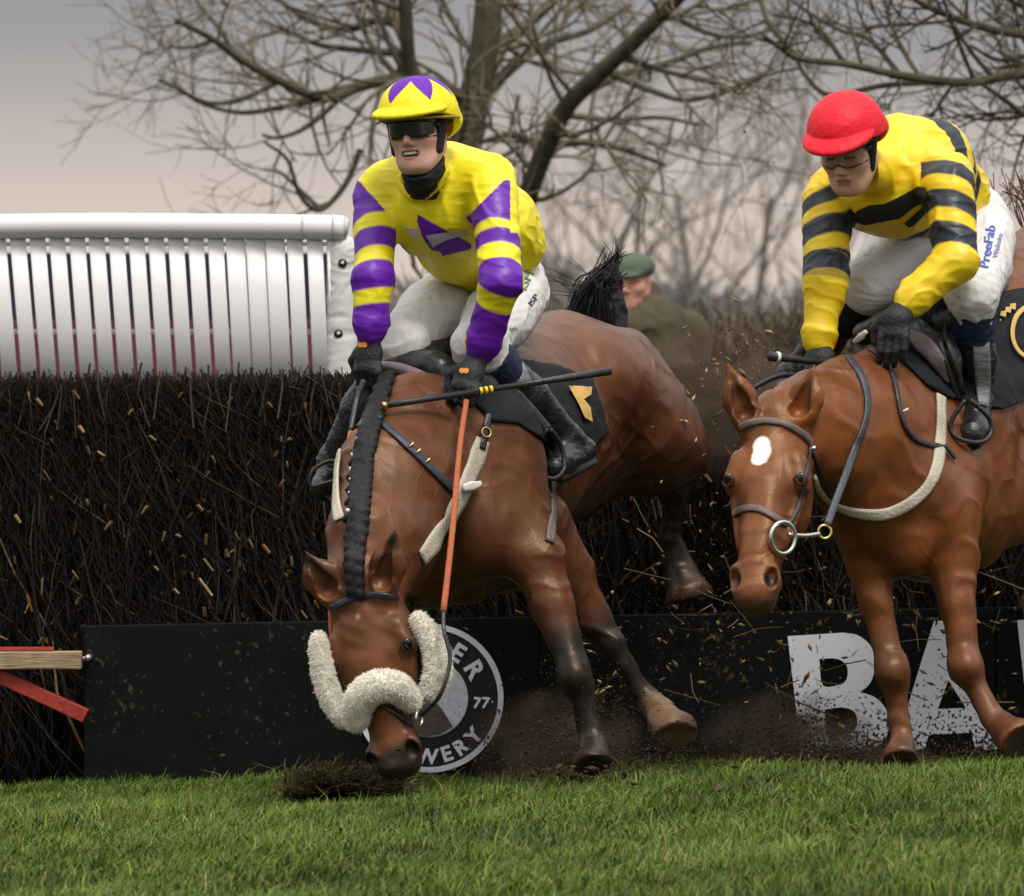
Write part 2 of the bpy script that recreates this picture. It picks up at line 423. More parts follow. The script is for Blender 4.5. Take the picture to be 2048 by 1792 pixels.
def build_grass(n=190000):
    g = np.random.default_rng(11)
    x = g.uniform(-2.5, 2.7, n); y = -4.6 + 6.5 * g.uniform(0, 1, n) ** .85
    cl = np.sin(x * 5.1 + 2 * np.sin(y * 2.3)) * np.cos(y * 4.3 + np.sin(x * 3.1)) + .6 * np.sin(x * 13 + y * 9) * np.cos(y * 15 - x * 4)
    worn = np.exp(-(((x - .25) / .34) ** 2 + ((y + .05) / .5) ** 2)) + np.exp(-(((x - 1.12) / .36) ** 2 + ((y + .05) / .5) ** 2)) + .7 * np.exp(-(((x + .5) / .25) ** 2 + ((y - .2) / .35) ** 2))
    keep = g.uniform(0, 1, n) > worn * .75; x, y, cl, worn = x[keep], y[keep], cl[keep], worn[keep]; n = len(x)
    z = gz(x, y)
    ln = (.040 + .022 * g.uniform(0, 1, n) + .016 * np.clip(cl, -1, 1)) * (1 - .45 * np.clip(worn, 0, 1)); tall = g.uniform(0, 1, n) > .985; ln[tall] *= 1.6
    a = g.uniform(0, 2 * math.pi, n) ; lean = g.uniform(.1, 1.0, n) * ln; w = g.uniform(.0016, .0032, n)
    a = np.where(g.uniform(0, 1, n) < .4, .5 * np.sin(x * 3 + y * 2) + .3 + g.normal(0, .6, n), a)
    d = np.stack([np.cos(a), np.sin(a), 0 * a], 1); s_ = g.uniform(0, 2 * math.pi, n); sd = np.stack([np.cos(s_), np.sin(s_), 0 * s_], 1)
    b = np.stack([x, y, z - .006], 1)
    mid = b + d * (lean * .35)[:, None] + np.array([0, 0, 1.]) * (ln * .62)[:, None]; tip = b + d * lean[:, None] + np.array([0, 0, 1.]) * (ln * (1 - .3 * (lean / ln) ** 2))[:, None]
    W = sd * w[:, None]
    vs = np.stack([b - W, b + W, mid + W * .8, mid - W * .8, tip + W * .15, tip - W * .15], 1).reshape(-1, 3)
    i = np.arange(n)[:, None] * 6; F = np.concatenate([i + np.array([[0, 1, 2, 3]]), i + np.array([[3, 2, 4, 5]])])
    m = material('grass_blades', attrib='paint', rough=.6, spec=.25, vary=.0)
    m.node_tree.nodes['Principled BSDF'].inputs['Subsurface Weight'].default_value = 0
    pal = np.array([(.080, .132, .014), (.115, .158, .020), (.058, .100, .012), (.150, .150, .035), (.20, .16, .07), (.065, .125, .030)])
    pi = g.choice(6, n, p=[.34, .24, .22, .11, .04, .05]); col = pal[pi] * (1 + .36 * np.clip(cl, -1, 1))[:, None] * g.uniform(.75, 1.3, n)[:, None]
    br = np.clip(worn, 0, 1)[:, None] * (g.uniform(0, 1, n)[:, None] < .5); col = col * (1 - br * .8) + np.array((.05, .035, .018)) * br * .8
    o = mesh_obj('grass', vs, F, m, smooth=False); attr(o, 'paint', np.repeat(col, 6, axis=0))
    o['kind'] = 'stuff'; tag(o, 'short green racecourse turf growing in front of the birch fence', 'grass')

# --- the birch fence
YF = 2.0
def fence_top(x): return 1.205 + .012 * np.clip(x + 1.7, 0, 4) * 1.0
def build_fence():
    root = empty('birch_fence', (0, YF + .5, -.1), 'dark packed birch steeplechase fence with black board along its foot', 'fence')
    g = np.random.default_rng(5)
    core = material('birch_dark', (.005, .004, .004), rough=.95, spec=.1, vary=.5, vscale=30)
    mb = MB(); xs = np.linspace(-3.4, 4.2, 40)
    prof = [(YF + .22, -.2), (YF + .27, .8), (YF + .34, 1.11), (YF + .95, 1.10), (YF + 1.0, -.2)]
    vs = [(x, a, b + (float(fence_top(x)) - 1.205 if b > .9 else 0)) for x in xs for a, b in prof]; k = len(prof)
    mb.add(vs, [(i * k + j, (i + 1) * k + j, (i + 1) * k + (j + 1) % k, i * k + (j + 1) % k) for i in range(len(xs) - 1) for j in range(k)] + [tuple(range(k)), tuple((len(xs) - 1) * k + j for j in reversed(range(k)))])
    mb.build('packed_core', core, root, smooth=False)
    m = material('birch_twigs', attrib='paint', rough=.85, spec=.2, vary=.35, vscale=45)
    def batch(n, l0, l1, r0, r1, front, lean_s, pale):
        x = g.uniform(-3.4, 4.2, n); dep = np.abs(g.normal(0, front, n)); ln = g.uniform(l0, l1, n)
        zt = fence_top(x) + g.normal(-.012, .016, n); low = g.uniform(0, 1, n) < .55; zt = np.where(low, g.uniform(.25, 1.2, n), zt)
        lean = g.normal(-.10 + .10 * np.sin(x * 2.1), lean_s, n); t = np.linspace(0, 1, 5)
        bend = g.normal(0, .05, (n, 1)); b2 = g.normal(0, .018, (n, 1))
        P = np.zeros((n, 5, 3)); tt = t[None]
        P[..., 0] = x[:, None] + (lean * ln)[:, None] * (1 - tt) * -1 + bend * np.sin(tt * 3.1) * ln[:, None] + b2 * np.sin(tt * 9)
        P[..., 2] = np.maximum(zt[:, None] - ln[:, None] * (1 - tt), -.15)
        P[..., 1] = YF + .05 + dep[:, None] + .12 * (P[..., 2] / 1.2) + g.normal(0, .012, (n, 5)) - .02
        rr = g.uniform(r0, r1, n)[:, None] * np.linspace(1.15, .75, 5)[None]
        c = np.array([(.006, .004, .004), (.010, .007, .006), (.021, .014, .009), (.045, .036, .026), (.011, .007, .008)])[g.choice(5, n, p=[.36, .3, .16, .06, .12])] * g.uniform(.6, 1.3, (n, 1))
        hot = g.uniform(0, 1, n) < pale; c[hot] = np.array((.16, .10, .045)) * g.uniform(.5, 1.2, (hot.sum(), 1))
        return (P, rr, 4 if r0 > .003 else 3, c)
    gr = [batch(15000, .12, .6, .0009, .0021, .07, .42, .012), batch(900, .3, .9, .003, .006, .07, .34, .04), batch(130, .3, .8, .006, .010, .06, .36, .10), batch(13000, .04, .22, .0007, .0016, .05, 1.1, .03)]
    # the trimmed top across the thickness of the fence
    n = 6000; x = g.uniform(-3.4, 4.2, n); y = YF + g.uniform(.12, .95, n); zt = fence_top(x) + g.normal(-.01, .016, n); wild = g.uniform(0, 1, n) < .03; zt[wild] += g.uniform(0, .045, wild.sum())
    P = np.stack([np.stack([x + g.normal(0, .03, n), y + g.normal(0, .02, n), zt - .16], 1), np.stack([x, y, zt - .05], 1), np.stack([x + g.normal(0, .012, n), y, zt], 1)], 1)
    c = np.array([(.022, .016, .012), (.045, .034, .022), (.08, .055, .03)])[g.choice(3, n, p=[.55, .33, .12])] * g.uniform(.6, 1.3, (n, 1))
    gr.append((P, np.full((n, 3), .0028) * g.uniform(.5, 1.5, (n, 1)), 3, c))
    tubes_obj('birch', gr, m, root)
    # pale cut ends: short snapped stubs
    n = 620; x = g.uniform(-3.2, 4.0, n); z = 1.15 - 1.0 * g.uniform(0, 1, n) ** 1.1; ln = g.uniform(.006, .035, n) * (1 + (g.uniform(0, 1, n) < .12) * 1.2); an = g.normal(.25, .5, n)
    y = YF + .03 + .1 * z; P = np.stack([np.stack([x, y, z], 1), np.stack([x - np.sin(an) * ln * .5, y - .01, z + np.cos(an) * ln * .5], 1), np.stack([x - np.sin(an) * ln, y - .015, z + np.cos(an) * ln], 1)], 1)
    c = np.array([(.42, .27, .10), (.50, .33, .16), (.45, .22, .07), (.30, .2, .1)])[g.choice(4, n)] * g.uniform(.35, 1.1, (n, 1))
    tubes_obj('cut_ends', [(P, np.full((n, 3), .0040) * g.uniform(.4, 1.5, (n, 1)), 5, c)], m, root)['kind'] = 'stuff'
    # foot board with its lettering
    YB = YF - .12
    bm_ = material('black_board', (.0045, .006, .0055), rough=.75, spec=.12, vary=.35, vscale=6, bump=.15, bscale=12)
    nt = bm_.node_tree; t = nt.nodes.new('ShaderNodeTexCoord'); z1 = nt.nodes.new('ShaderNodeTexNoise'); z1.inputs['Scale'].default_value = 55; z1.inputs['Detail'].default_value = 5
    z3 = nt.nodes.new('ShaderNodeTexNoise'); z3.inputs['Scale'].default_value = 2.2; s2 = nt.nodes.new('ShaderNodeMath'); s2.operation = 'MULTIPLY_ADD'; s2.inputs[1].default_value = .55     # dried mud splashes
    nt.links.new(t.outputs['Object'], z1.inputs['Vector']); nt.links.new(t.outputs['Object'], z3.inputs['Vector']); nt.links.new(z3.outputs['Fac'], s2.inputs[0]); nt.links.new(z1.outputs['Fac'], s2.inputs[2])
    mr = nt.nodes.new('ShaderNodeMapRange'); mr.inputs[1].default_value = .93; mr.inputs[2].default_value = 1.0; nt.links.new(s2.outputs[0], mr.inputs[0])
    mx = nt.nodes.new('ShaderNodeMixRGB'); bs = nt.nodes['Principled BSDF']; old = bs.inputs['Base Color'].links[0].from_socket; nt.links.new(old, mx.inputs[1]); mx.inputs[2].default_value = (.055, .038, .024, 1); nt.links.new(mr.outputs[0], mx.inputs[0]); nt.links.new(mx.outputs[0], bs.inputs['Base Color'])
    mb = MB(); x0 = V(168, 0, YB)[0]; a = V(168, 1252, YB); b = V(1100, 1233, YB)
    zt = lambda x: a[2] + (x - a[0]) * (b[2] - a[2]) / (b[0] - a[0])
    for xa, xb in ((x0, V(1080, 0, YB)[0]), (V(1080, 0, YB)[0] + .004, V(1990, 0, YB)[0]), (V(1990, 0, YB)[0] + .004, 4.2)):
        za, zb = zt(xa), min(zt(xb), zt(2.0)); za = min(za, zt(2.0))
        mb.add([(xa, YB, -.22), (xb, YB, -.22), (xb, YB + .0, zb), (xa, YB + .0, za), (xa, YB + .05, -.22), (xb, YB + .05, -.22), (xb, YB + .05, zb), (xa, YB + .05, za)],
               [(0, 1, 2, 3), (5, 4, 7, 6), (3, 2, 6, 7), (4, 0, 3, 7), (1, 5, 6, 2), (4, 5, 1, 0)])
    board = mb.build('foot_board', bm_, root, smooth=False, bevel=.004)
    # dirty white letters
    mw = bpy.data.materials.new('muddy_white'); mw.use_nodes = True; nt = mw.node_tree; bb = nt.nodes['Principled BSDF']; bb.inputs['Roughness'].default_value = .55
    t = nt.nodes.new('ShaderNodeTexCoord'); z1 = nt.nodes.new('ShaderNodeTexNoise'); z1.inputs['Scale'].default_value = 85; z1.inputs['Detail'].default_value = 3
    sx = nt.nodes.new('ShaderNodeSeparateXYZ'); nt.links.new(t.outputs['Object'], sx.inputs[0])
    mr = nt.nodes.new('ShaderNodeMapRange'); mr.inputs[1].default_value = .30; mr.inputs[2].default_value = -.06; mr.inputs[3].default_value = -.10; mr.inputs[4].default_value = .13; nt.links.new(sx.outputs[2], mr.inputs[0])
    z3 = nt.nodes.new('ShaderNodeTexNoise'); z3.inputs['Scale'].default_value = 6; nt.links.new(t.outputs['Object'], z3.inputs['Vector'])
    s1 = nt.nodes.new('ShaderNodeMath'); s1.operation = 'ADD'; nt.links.new(z1.outputs['Fac'], s1.inputs[0]); nt.links.new(mr.outputs[0], s1.inputs[1])
    s2 = nt.nodes.new('ShaderNodeMath'); s2.operation = 'MULTIPLY_ADD'; nt.links.new(z3.outputs['Fac'], s2.inputs[0]); s2.inputs[1].default_value = .22; nt.links.new(s1.outputs[0], s2.inputs[2])
    cr = nt.nodes.new('ShaderNodeValToRGB'); cr.color_ramp.elements[0].position = .70; cr.color_ramp.elements[0].color = (.84, .85, .92, 1); cr.color_ramp.elements[1].position = .745; cr.color_ramp.elements[1].color = (.035, .028, .022, 1)
    nt.links.new(t.outputs['Object'], z1.inputs['Vector']); nt.links.new(s2.outputs[0], cr.inputs[0]); nt.links.new(cr.outputs[0], bb.inputs['Base Color'])
    def plate(name, loops, mat, lift, th=.004, fn=None):
        cu = bpy.data.curves.new(name, 'CURVE'); cu.dimensions = '2D'; cu.fill_mode = 'BOTH'; cu.extrude = th / 2
        for lp in loops:
            s_ = cu.splines.new('POLY'); s_.points.add(len(lp) - 1); s_.use_cyclic_u = True
            for p, q in zip(s_.points, lp): w = V(q[0], q[1], YB); p.co = (w[0], w[2], 0, 1)
        ob = bpy.data.objects.new(name, cu); COL.objects.link(ob); dg = bpy.context.evaluated_depsgraph_get(); me = bpy.data.meshes.new_from_object(ob.evaluated_get(dg)); bpy.data.objects.remove(ob)
        for v in me.vertices: x, y, z_ = v.co; v.co = (x, YB - lift - z_, y)
        me.materials.clear(); me.materials.append(mat); return finish(bpy.data.objects.new(name, me), board)
    zz = lambda pts: [Z6(*p) for p in pts]
    sm = lambda pts: [tuple(p) for p in spline(np.array(zz(pts + pts[:1])), 5)[:-1]]
    B1 = zz([(570, 520), (920, 498)]) + [tuple(p) for p in spline(np.array(zz([(920, 498), (1010, 515), (1085, 575), (1115, 660), (1110, 750), (1080, 820), (1025, 868)])), 4)[1:]] + [tuple(p) for p in spline(np.array(zz([(1025, 868), (1120, 905), (1185, 975), (1208, 1060), (1195, 1140), (1140, 1200), (1050, 1235)])), 4)[1:]] + zz([(655, 1240)])
    plate('letter', [B1, sm([(768, 662), (870, 660), (930, 690), (946, 742), (935, 795), (890, 825), (790, 825)]), sm([(800, 978), (910, 965), (985, 990), (1006, 1050), (985, 1112), (925, 1140), (820, 1142)])], mw, .005)
    plate('letter', [zz([(1485, 425), (1650, 420), (1895, 1225), (1745, 1228), (1715, 1122), (1450, 1138), (1428, 1228), (1235, 1232)]), zz([(1575, 795), (1685, 968), (1508, 975)])], mw, .005)
    plate('letter', [zz([(2005, 420), (2210, 410), (2260, 1225), (2095, 1228)])], mw, .005)
    # the round badge
    cx, cy = 858, 1396; ring = lambda r_, n=72: [(cx + r_ * math.cos(2 * math.pi * i / n), cy + r_ * math.sin(2 * math.pi * i / n)) for i in range(n)]
    wh = material('badge_white', (.82, .84, .92), rough=.5, vary=.1); bk = material('badge_black', (.014, .014, .017), rough=.5, vary=.2); pg = material('badge_grey', (.66, .68, .74), rough=.5, vary=.25, vscale=40); dk = material('badge_brown', (.09, .075, .06), rough=.6, vary=.5, vscale=60)
    plate('badge', [ring(137)], bk, .004); plate('badge_ring', [ring(149), ring(138)], wh, .006)
    plate('badge_centre', [ring(78)], pg, .008)
    plate('badge_picture', [[(845, 1372), (884, 1418), (905, 1452), (880, 1468), (852, 1473), (826, 1466), (800, 1448), (800, 1420)]], dk, .012)
    def glyph(ch, x, y, ang, size):
        c_, s_ = math.cos(ang), math.sin(ang); bm = text_decal('t', ch, (0, 0), (size, 0), (0, -size), None, None, None, 1., .035)
        w = [v.co.x for v in bm.verts]; hx = (min(w) + max(w)) / 2; hy = -size * .35
        for v in bm.verts:
            a, b_ = v.co.x - hx, v.co.y - hy; p = V(x + a * c_ - b_ * s_, y + a * s_ + b_ * c_, YB); v.co = (p[0], YB - .010, p[2])
        me = bpy.data.meshes.new('badge_letter'); bm.to_mesh(me); bm.free(); me.materials.append(wh); finish(bpy.data.objects.new('badge_letter', me), board)
    for ch, a in (('E', -57), ('R', -31)): a = math.radians(a); glyph(ch, cx + 108 * math.cos(a), cy + 108 * math.sin(a), a + math.pi / 2, 50)
    for ch, a in (('W', 92), ('E', 72), ('R', 56), ('Y', 40)): a = math.radians(a); glyph(ch, cx + 116 * math.cos(a), cy + 116 * math.sin(a), a - math.pi / 2, 42)
    for i in (0, 1): glyph('7', 955 + i * 17, 1405, .12, 30)
    return root

def build_rails():
    mw = material('white_upvc', (.70, .69, .68), rough=.35, spec=.5, vary=.05, vscale=3)
    Y = 3.4; root = empty('running_rail', V(330, 1500, Y), 'white plastic rail with upright slats standing behind the birch fence', 'rail')
    mb = MB(); mb.tube([V(x, y, Y) for x, y in spline([(-520, 462), (-60, 454), (180, 451), (400, 452), (600, 454), (688, 456)], 6)], R(25, Y), 20); mb.build('top_rail', mw, root)
    mb = MB()
    mg = material('rail_grey', (.5, .5, .49), rough=.4, vary=.05)
    for px in (603, 664): mb = MB(); mb.tube([V(px, 454, Y), V(px + 5, 454, Y)], R(26.5, Y), 20); mb.build('rail_joint', mg, root)
    mb = MB(); mb.tube([V(686, 456, Y), V(697, 458, Y)], [R(25, Y), R(17, Y)], 20); mb.build('end_cap', mg, root)
    mb = MB(); x = -520.
    k = 0
    while x < 668:
        w = 16.0 if not 470 < x < 560 else 19.5
        t = np.interp(x, [0, 660], [29, 15]); a = V(x, 470, Y); b = V(x + t, 800, Y)
        mb.tube([a, lerp(a, b, .5), b], R(w, Y), 16, flat=.07); x += 39.6 + .4 * math.sin(k * 2.1); k += 1
    mb.build('slats', mw, root)
    mb = MB(); 
    for py in (664, 488): mb.box((V(60, py, Y + .07) + V(640, py, Y + .07)) / 2 if False else V(70, py, Y + .07), (R(600, Y), .012, R(6 if py > 500 else 4, Y)))
    mb.build('cross_rail', mw, root)
    # padded cover on the end post
    f = Field(V(640, 760, Y - .1) , V(730, 470, Y + .15), .006); f.cap(V(686, 500, Y + .03), V(682, 800, Y + .03), R(31, Y), R(31, Y), .02); f.noise(folds(77, .0035, .08))
    mp = material('white_padding', (.62, .62, .58), rough=.5, vary=.06, bump=.4, bscale=14); pad = f.mesh('end_padding', mp, root)
    tr = bvh([pad]); 
    for px, py in ((685, 526), (677, 667)):
        p, n = cast(tr, px, py)
        if p is not None:
            mb = MB(); mb.tube([p + (0, .01, 0), p - (0, .004, 0)], .0155, 16); mb.build('eyelet', material('eyelet_black', (.02, .02, .02), rough=.4), root)
            mb = MB(); mb.tube([p, p - (0, .006, 0)], .006, 12); mb.build('eyelet_hole', mp, root)
    # dark board with red foot seen through the gaps
    Y2 = 11.; r2 = empty('hoarding', V(250, 900, Y2), 'navy and red hoarding glimpsed through the white slats', 'hoarding')
    mb = MB(); a = V(-700, 506, Y2); b = V(655, 640, Y2); c = V(655, 800, Y2); mb.box((a + b) / 2, (abs(b[0] - a[0]) / 2, .03, abs(a[2] - b[2]) / 2)); mb.build('upper_panel', material('hoarding_navy', (.012, .015, .03), rough=.6), r2, smooth=False)
    mb = MB(); mb.box((V(-700, 642, Y2) + c) / 2, (abs(b[0] - a[0]) / 2, .035, abs(V(0, 642, Y2)[2] - c[2]) / 2)); mb.build('lower_panel', material('hoarding_red', (.12, .022, .03), rough=.6), r2, smooth=False)
    # low wooden guard rail at the left end of the fence
    Y = 1.78; r3 = empty('guard_rail', V(60, 1580, Y), 'weathered timber guard beam with red angled brace by the end of the black board', 'guard rail')
    wd = material('weathered_timber', (.33, .24, .14), rough=.8, vary=.35, vscale=12, bump=.6, bscale=30, bstretch=(.3, 1, 6)); rd = material('red_paint', (.34, .035, .022), rough=.6, vary=.3, vscale=20, bump=.3)
    mb = MB(); mb.box((V(-420, 1322, Y) + V(163, 1318, Y)) / 2, (R(292, Y), .045, R(17.5, Y))); mb.build('beam', wd, r3, smooth=False, bevel=.004)
    mb = MB(); mb.box((V(-420, 1302, Y) + V(110, 1298, Y)) / 2 + (0, .012, .004), (R(262, Y), .03, R(3, Y))); mb.build('red_capping', rd, r3, smooth=False)
    a, b = V(-30, 1338, Y + .02), V(172, 1432, Y + .02); ax = nrm(b - a); mb = MB(); mb.box((a + b) / 2 + (0, 0, -.0), (np.linalg.norm(b - a) / 2, .03, R(14, Y)), np.array([ax, (0, 1, 0), np.cross(ax, (0, 1, 0))])); mb.build('brace', rd, r3, smooth=False, bevel=.003)
    mb = MB(); p = V(176, 1316, Y); mb.tube([p + (0, .1, 0), p - (0, .006, 0), p - (0, .012, 0)], [R(7, Y), R(7, Y), R(4, Y)], 12); mb.tube([V(160, 1317, Y), V(178, 1316, Y)], R(4, Y), 10); mb.build('bolt', material('zinc', (.5, .52, .55), rough=.35, metal=.9), r3)

# --- bare trees
def grow(g, out, p, d, ln, rad, lev, up=.25, curl=.35, kids=(3, 5), spread=.75, minr=.0022):
    n = 5 if lev > 0 else 4; P = [p]; q = p.copy(); dd = d.copy()
    cv = nrm(g.normal(size=3)) * curl
    for i in range(n - 1):
        dd = nrm(dd + (cv + g.normal(0, .16, 3)) * (1. / n) * 1.2 + np.array([0, 0, up]) / n); q = q + dd * ln / (n - 1); P.append(q)
    P = np.array(P); r1 = max(rad * .55, minr * .6)
    out.setdefault(n, []).append((P, np.linspace(rad, r1, n), lev))
    if lev <= 0: return
    for k in range(g.integers(*kids)):
        t = g.uniform(.25, 1.0); i = min(int(t * (n - 1)), n - 2); pt = P[i] + (P[i + 1] - P[i]) * (t * (n - 1) - i); ax = nrm(P[i + 1] - P[i])
        s_ = nrm(np.cross(ax, g.normal(size=3))); grow(g, out, pt, nrm(ax * .75 + s_ * spread), ln * g.uniform(.45, .8), max(rad * g.uniform(.42, .62), minr * .8), lev - 1, up, curl, kids, spread, minr)
def tree_obj(name, root, out, mat, sides=5, colr=((.085, .068, .048), (.12, .09, .06)), g=None):
    gr = []
    for n, L in out.items():
        P = np.array([a for a, _, _ in L]); Rr = np.array([b for _, b, _ in L]); c = np.array([lerp(colr[0], colr[1], g.uniform()) for _ in L]); gr.append((P, Rr, sides, c))
    return tubes_obj(name, gr, mat, root)
def guided_tree(name, label, limbs, Y, seed, base, lev=2, dens=1., group=None, twig=(.35, .8), mat=None, cols=None, trunk_mat=None):
    g = np.random.default_rng(seed); root = empty(name, base, label, 'tree', group); mb = MB(); out = {}
    for pts, r0, r1, dd, w in limbs:
        pts = np.array(pts, float); yy = Y + np.linspace(0, dd, len(pts)); W = spline(np.array([V(p[0], p[1], y_) for p, y_ in zip(pts, yy)]), 6)
        mb.tube(W, [R(r0, Y), R(r1, Y)], 10)
        if w <= 0: continue
        L = np.linalg.norm(np.diff(W, axis=0), axis=1).sum()
        for k in range(int(L * 6.3 * dens * w)):
            t = g.uniform(.05, 1); i = min(int(t * (len(W) - 1)), len(W) - 2); ax = nrm(W[i + 1] - W[i]); s_ = g.normal(size=3); s_[2] += .2; s_ = nrm(np.cross(ax, s_)); rr = R(r0 + (r1 - r0) * t, Y)
            grow(g, out, W[i], nrm(ax * .55 + s_), g.uniform(*twig) * (1.25 - .5 * t), min(rr * .55, .016), lev, .18, .7)
    tk = mb.build('trunk', trunk_mat, root); tree_obj('crown', root, out, mat, 4, cols, g); return root
def bush_tree(name, label, px, Y, top, seed, mat, group, lev=3, r0=.06, wid=1.):
    g = np.random.default_rng(seed); base = np.array([V(px, 0, Y)[0], Y, -.1]); H_ = V(0, top, Y)[2] + .1
    root = empty(name, base, label, 'tree', group); mb = MB(); q = base.copy(); tr = [base.copy()]
    for i in range(4): q = q + np.array([g.normal(0, .10), g.normal(0, .1), H_ * .2]); tr.append(q.copy())
    W = spline(np.array(tr), 5); mb.tube(W, [r0, r0 * .4], 8); tk = mb.build('trunk', mat, root); attr(tk, 'paint', np.tile((.15, .125, .108), (len(tk.data.vertices), 1))); out = {}
    for k in range(int(8 * wid)):
        i = g.integers(3, len(W) - 1); a = g.uniform(0, 6.28); grow(g, out, W[i], nrm(np.array([math.cos(a) * .8, math.sin(a) * .8, .75])), H_ * g.uniform(.28, .46), r0 * .36, lev, .4, .5, (2, 4), .75, .005)
    tree_obj('crown', root, out, mat, 3, ((.20, .17, .15), (.33, .28, .24)), g)
def build_trees():
    mat = material('twig_bark', attrib='paint', rough=.9, spec=.1, vary=.2, vscale=20)
    bark = material('bark', (.075, .066, .042), rough=.9, spec=.15, vary=.45, vscale=14, bump=1., bscale=26, bstretch=(1, 1, .3))
    L = [([(868, 760), (895, 520), (922, 340), (950, 190), (972, 70), (985, -120)], 40, 27, 0, .5),
         ([(915, 380), (870, 250), (822, 140), (812, 40), (805, -90)], 17, 13, -.4, .9),
         ([(940, 200), (830, 158), (735, 168), (650, 196), (560, 162), (480, 118), (425, 78), (352, 40)], 15, 5, -1., 1.),
         ([(560, 162), (480, 200), (415, 205), (360, 180), (318, 160)], 6, 3, -.3, 1.), ([(425, 80), (380, 95), (315, 90)], 5, 2.5, .1, 1.), ([(470, 112), (440, 60), (400, 10), (370, -40)], 6, 3, .3, 1.),
         ([(650, 196), (560, 215), (480, 225), (400, 205), (345, 165)], 7, 3, .5, 1.1), ([(700, 178), (620, 250), (560, 275), (525, 270)], 6, 3, -.2, .9),
         ([(720, 300), (690, 370), (640, 420), (600, 390), (575, 320), (530, 285)], 7, 3, -.4, .6), ([(640, 418), (600, 380), (560, 345), (528, 340)], 5, 2.5, .2, .6),
         ([(812, 60), (760, 40), (690, 60), (620, 40), (560, 0), (520, -50)], 10, 4, .5, 1.2), ([(818, 110), (720, 100), (640, 90), (570, 60), (520, 40)], 8, 3, .6, 1.2),
         ([(965, 110), (1040, 60), (1120, -10)], 16, 10, .5, 1.1), ([(945, 230), (1010, 150), (1090, 90), (1180, 60), (1260, 10)], 12, 5, 1., 1.3),
         ([(905, 440), (1000, 500), (1045, 420), (1062, 372), (1092, 296), (1132, 215), (1190, 155), (1260, 90), (1330, 20), (1400, -50)], 24, 14, -1.2, .9),
         ([(1092, 296), (1020, 270), (960, 285)], 9, 5, -.2, 1.), ([(1150, 195), (1240, 150), (1330, 128), (1420, 95), (1500, 85)], 10, 4, .6, 1.2),
         ([(1100, 290), (1180, 285), (1250, 300), (1330, 330)], 9, 4, .4, 1.2), ([(1205, 140), (1300, 180), (1380, 200), (1480, 170), (1530, 145)], 8, 3, -.4, 1.1),
         ([(1125, 230), (1230, 240), (1320, 235), (1400, 250)], 7, 3, .5, 1.1), ([(1330, 20), (1400, 60), (1470, 75), (1540, 60)], 7, 3, .3, 1.)]
    guided_tree('bare_tree', 'large bare winter tree with thick trunk rising behind the yellow and purple jockey', L, 14., 3, V(868, 760, 14.) * (1, 1, 0) + (0, 0, -.1), 2, 1., None, (.3, .75), mat, ((.085, .072, .05), (.23, .18, .13)), bark)
    L = [([(2420, 760), (2380, 400), (2330, 120), (2300, -150)], 48, 34, 0, 0),
         ([(2340, 180), (2200, 150), (2048, 148), (1930, 165), (1800, 150), (1690, 128), (1600, 118), (1560, 95), (1525, 70)], 12, 4, -1, .9),
         ([(2335, 150), (2180, 80), (2050, 70), (1950, 50), (1850, 10), (1790, -30)], 12, 5, -.6, 1.1), ([(1930, 165), (1850, 165), (1760, 172), (1660, 190), (1610, 150), (1590, 110)], 7, 4, .2, .8),
         ([(1600, 118), (1540, 50), (1520, 0), (1500, -40)], 6, 4, .2, 1.2), ([(1800, 150), (1740, 80), (1680, 60), (1610, 20), (1560, -20)], 6, 3, .3, .9),
         ([(2200, 150), (2120, 190), (2060, 230), (2010, 200), (1960, 165)], 9, 4, -.4, 1.5), ([(2250, 160), (2100, 110), (2000, 120), (1940, 90)], 8, 3, -.2, 1.6), ([(2180, 80), (2060, 20), (1980, -20)], 9, 4, -.2, 1.5), ([(2260, 200), (2150, 120), (2070, 30), (2020, -40)], 9, 4, .3, 1.7), ([(2200, 230), (2110, 200), (2040, 170), (1985, 60)], 7, 3, .2, 1.8), ([(1690, 128), (1640, 60), (1600, 40), (1545, 30)], 6, 3, .1, 1.3)]
    guided_tree('bare_tree', 'bare twiggy boughs reaching in above the red cap from a tree outside the picture', L, 11., 8, V(2420, 760, 11.) * (1, 1, 0) + (0, 0, -.1), 2, 1., None, (.25, .55), mat, ((.05, .04, .03), (.12, .09, .06)), bark)
    B = [(1370, 40, 215, 'bare grey bush with dark central stem, tallest behind the gap between the jockeys'), (1500, 44, 235, 'bare brown bush just left of the red cap, set far behind'), (1200, 42, 330, 'pale bare bush behind the shoulder of the yellow and purple jockey'), (1290, 50, 290, 'thin bare bush directly above the man in the flat cap'), (1600, 52, 250, 'far bare bush partly hidden by the red cap'), (1105, 48, 430, 'low bare bush close to the purple sleeve, far off')]
    for i, (px, Y, top, lab) in enumerate(B): bush_tree('bare_bush', lab, px, float(Y), top, 30 + i, mat, 'bare bushes beyond the course', 3, .06, 1.25)
    def hedge(name, label, x0, x1, Y, top, n, seed, cols, r_, dep=1.2, wob=.12):
        g = np.random.default_rng(seed); xa, xb = V(x0, 0, Y)[0], V(x1, 0, Y)[0]; zt = V(0, top, Y)[2]; root = empty(name, ((xa + xb) / 2, Y, -.1), label, 'hedge')
        x = g.uniform(xa, xb, n); y = Y + g.uniform(0, dep, n); t = zt * (1 + wob * (np.sin(x * 2.1 + seed) * .5 + np.sin(x * 5.3) * .3)) + g.normal(0, .05, n); z0 = g.uniform(-.1, .8, n) * t
        d = g.normal(0, .25, (n, 2)); P = np.stack([np.stack([x, y, z0], 1), np.stack([x + d[:, 0] * .4, y + d[:, 1] * .3, (z0 + t) / 2], 1), np.stack([x + d[:, 0], y + d[:, 1], z0 + (t - z0) * g.uniform(.6, 1, n)], 1)], 1)
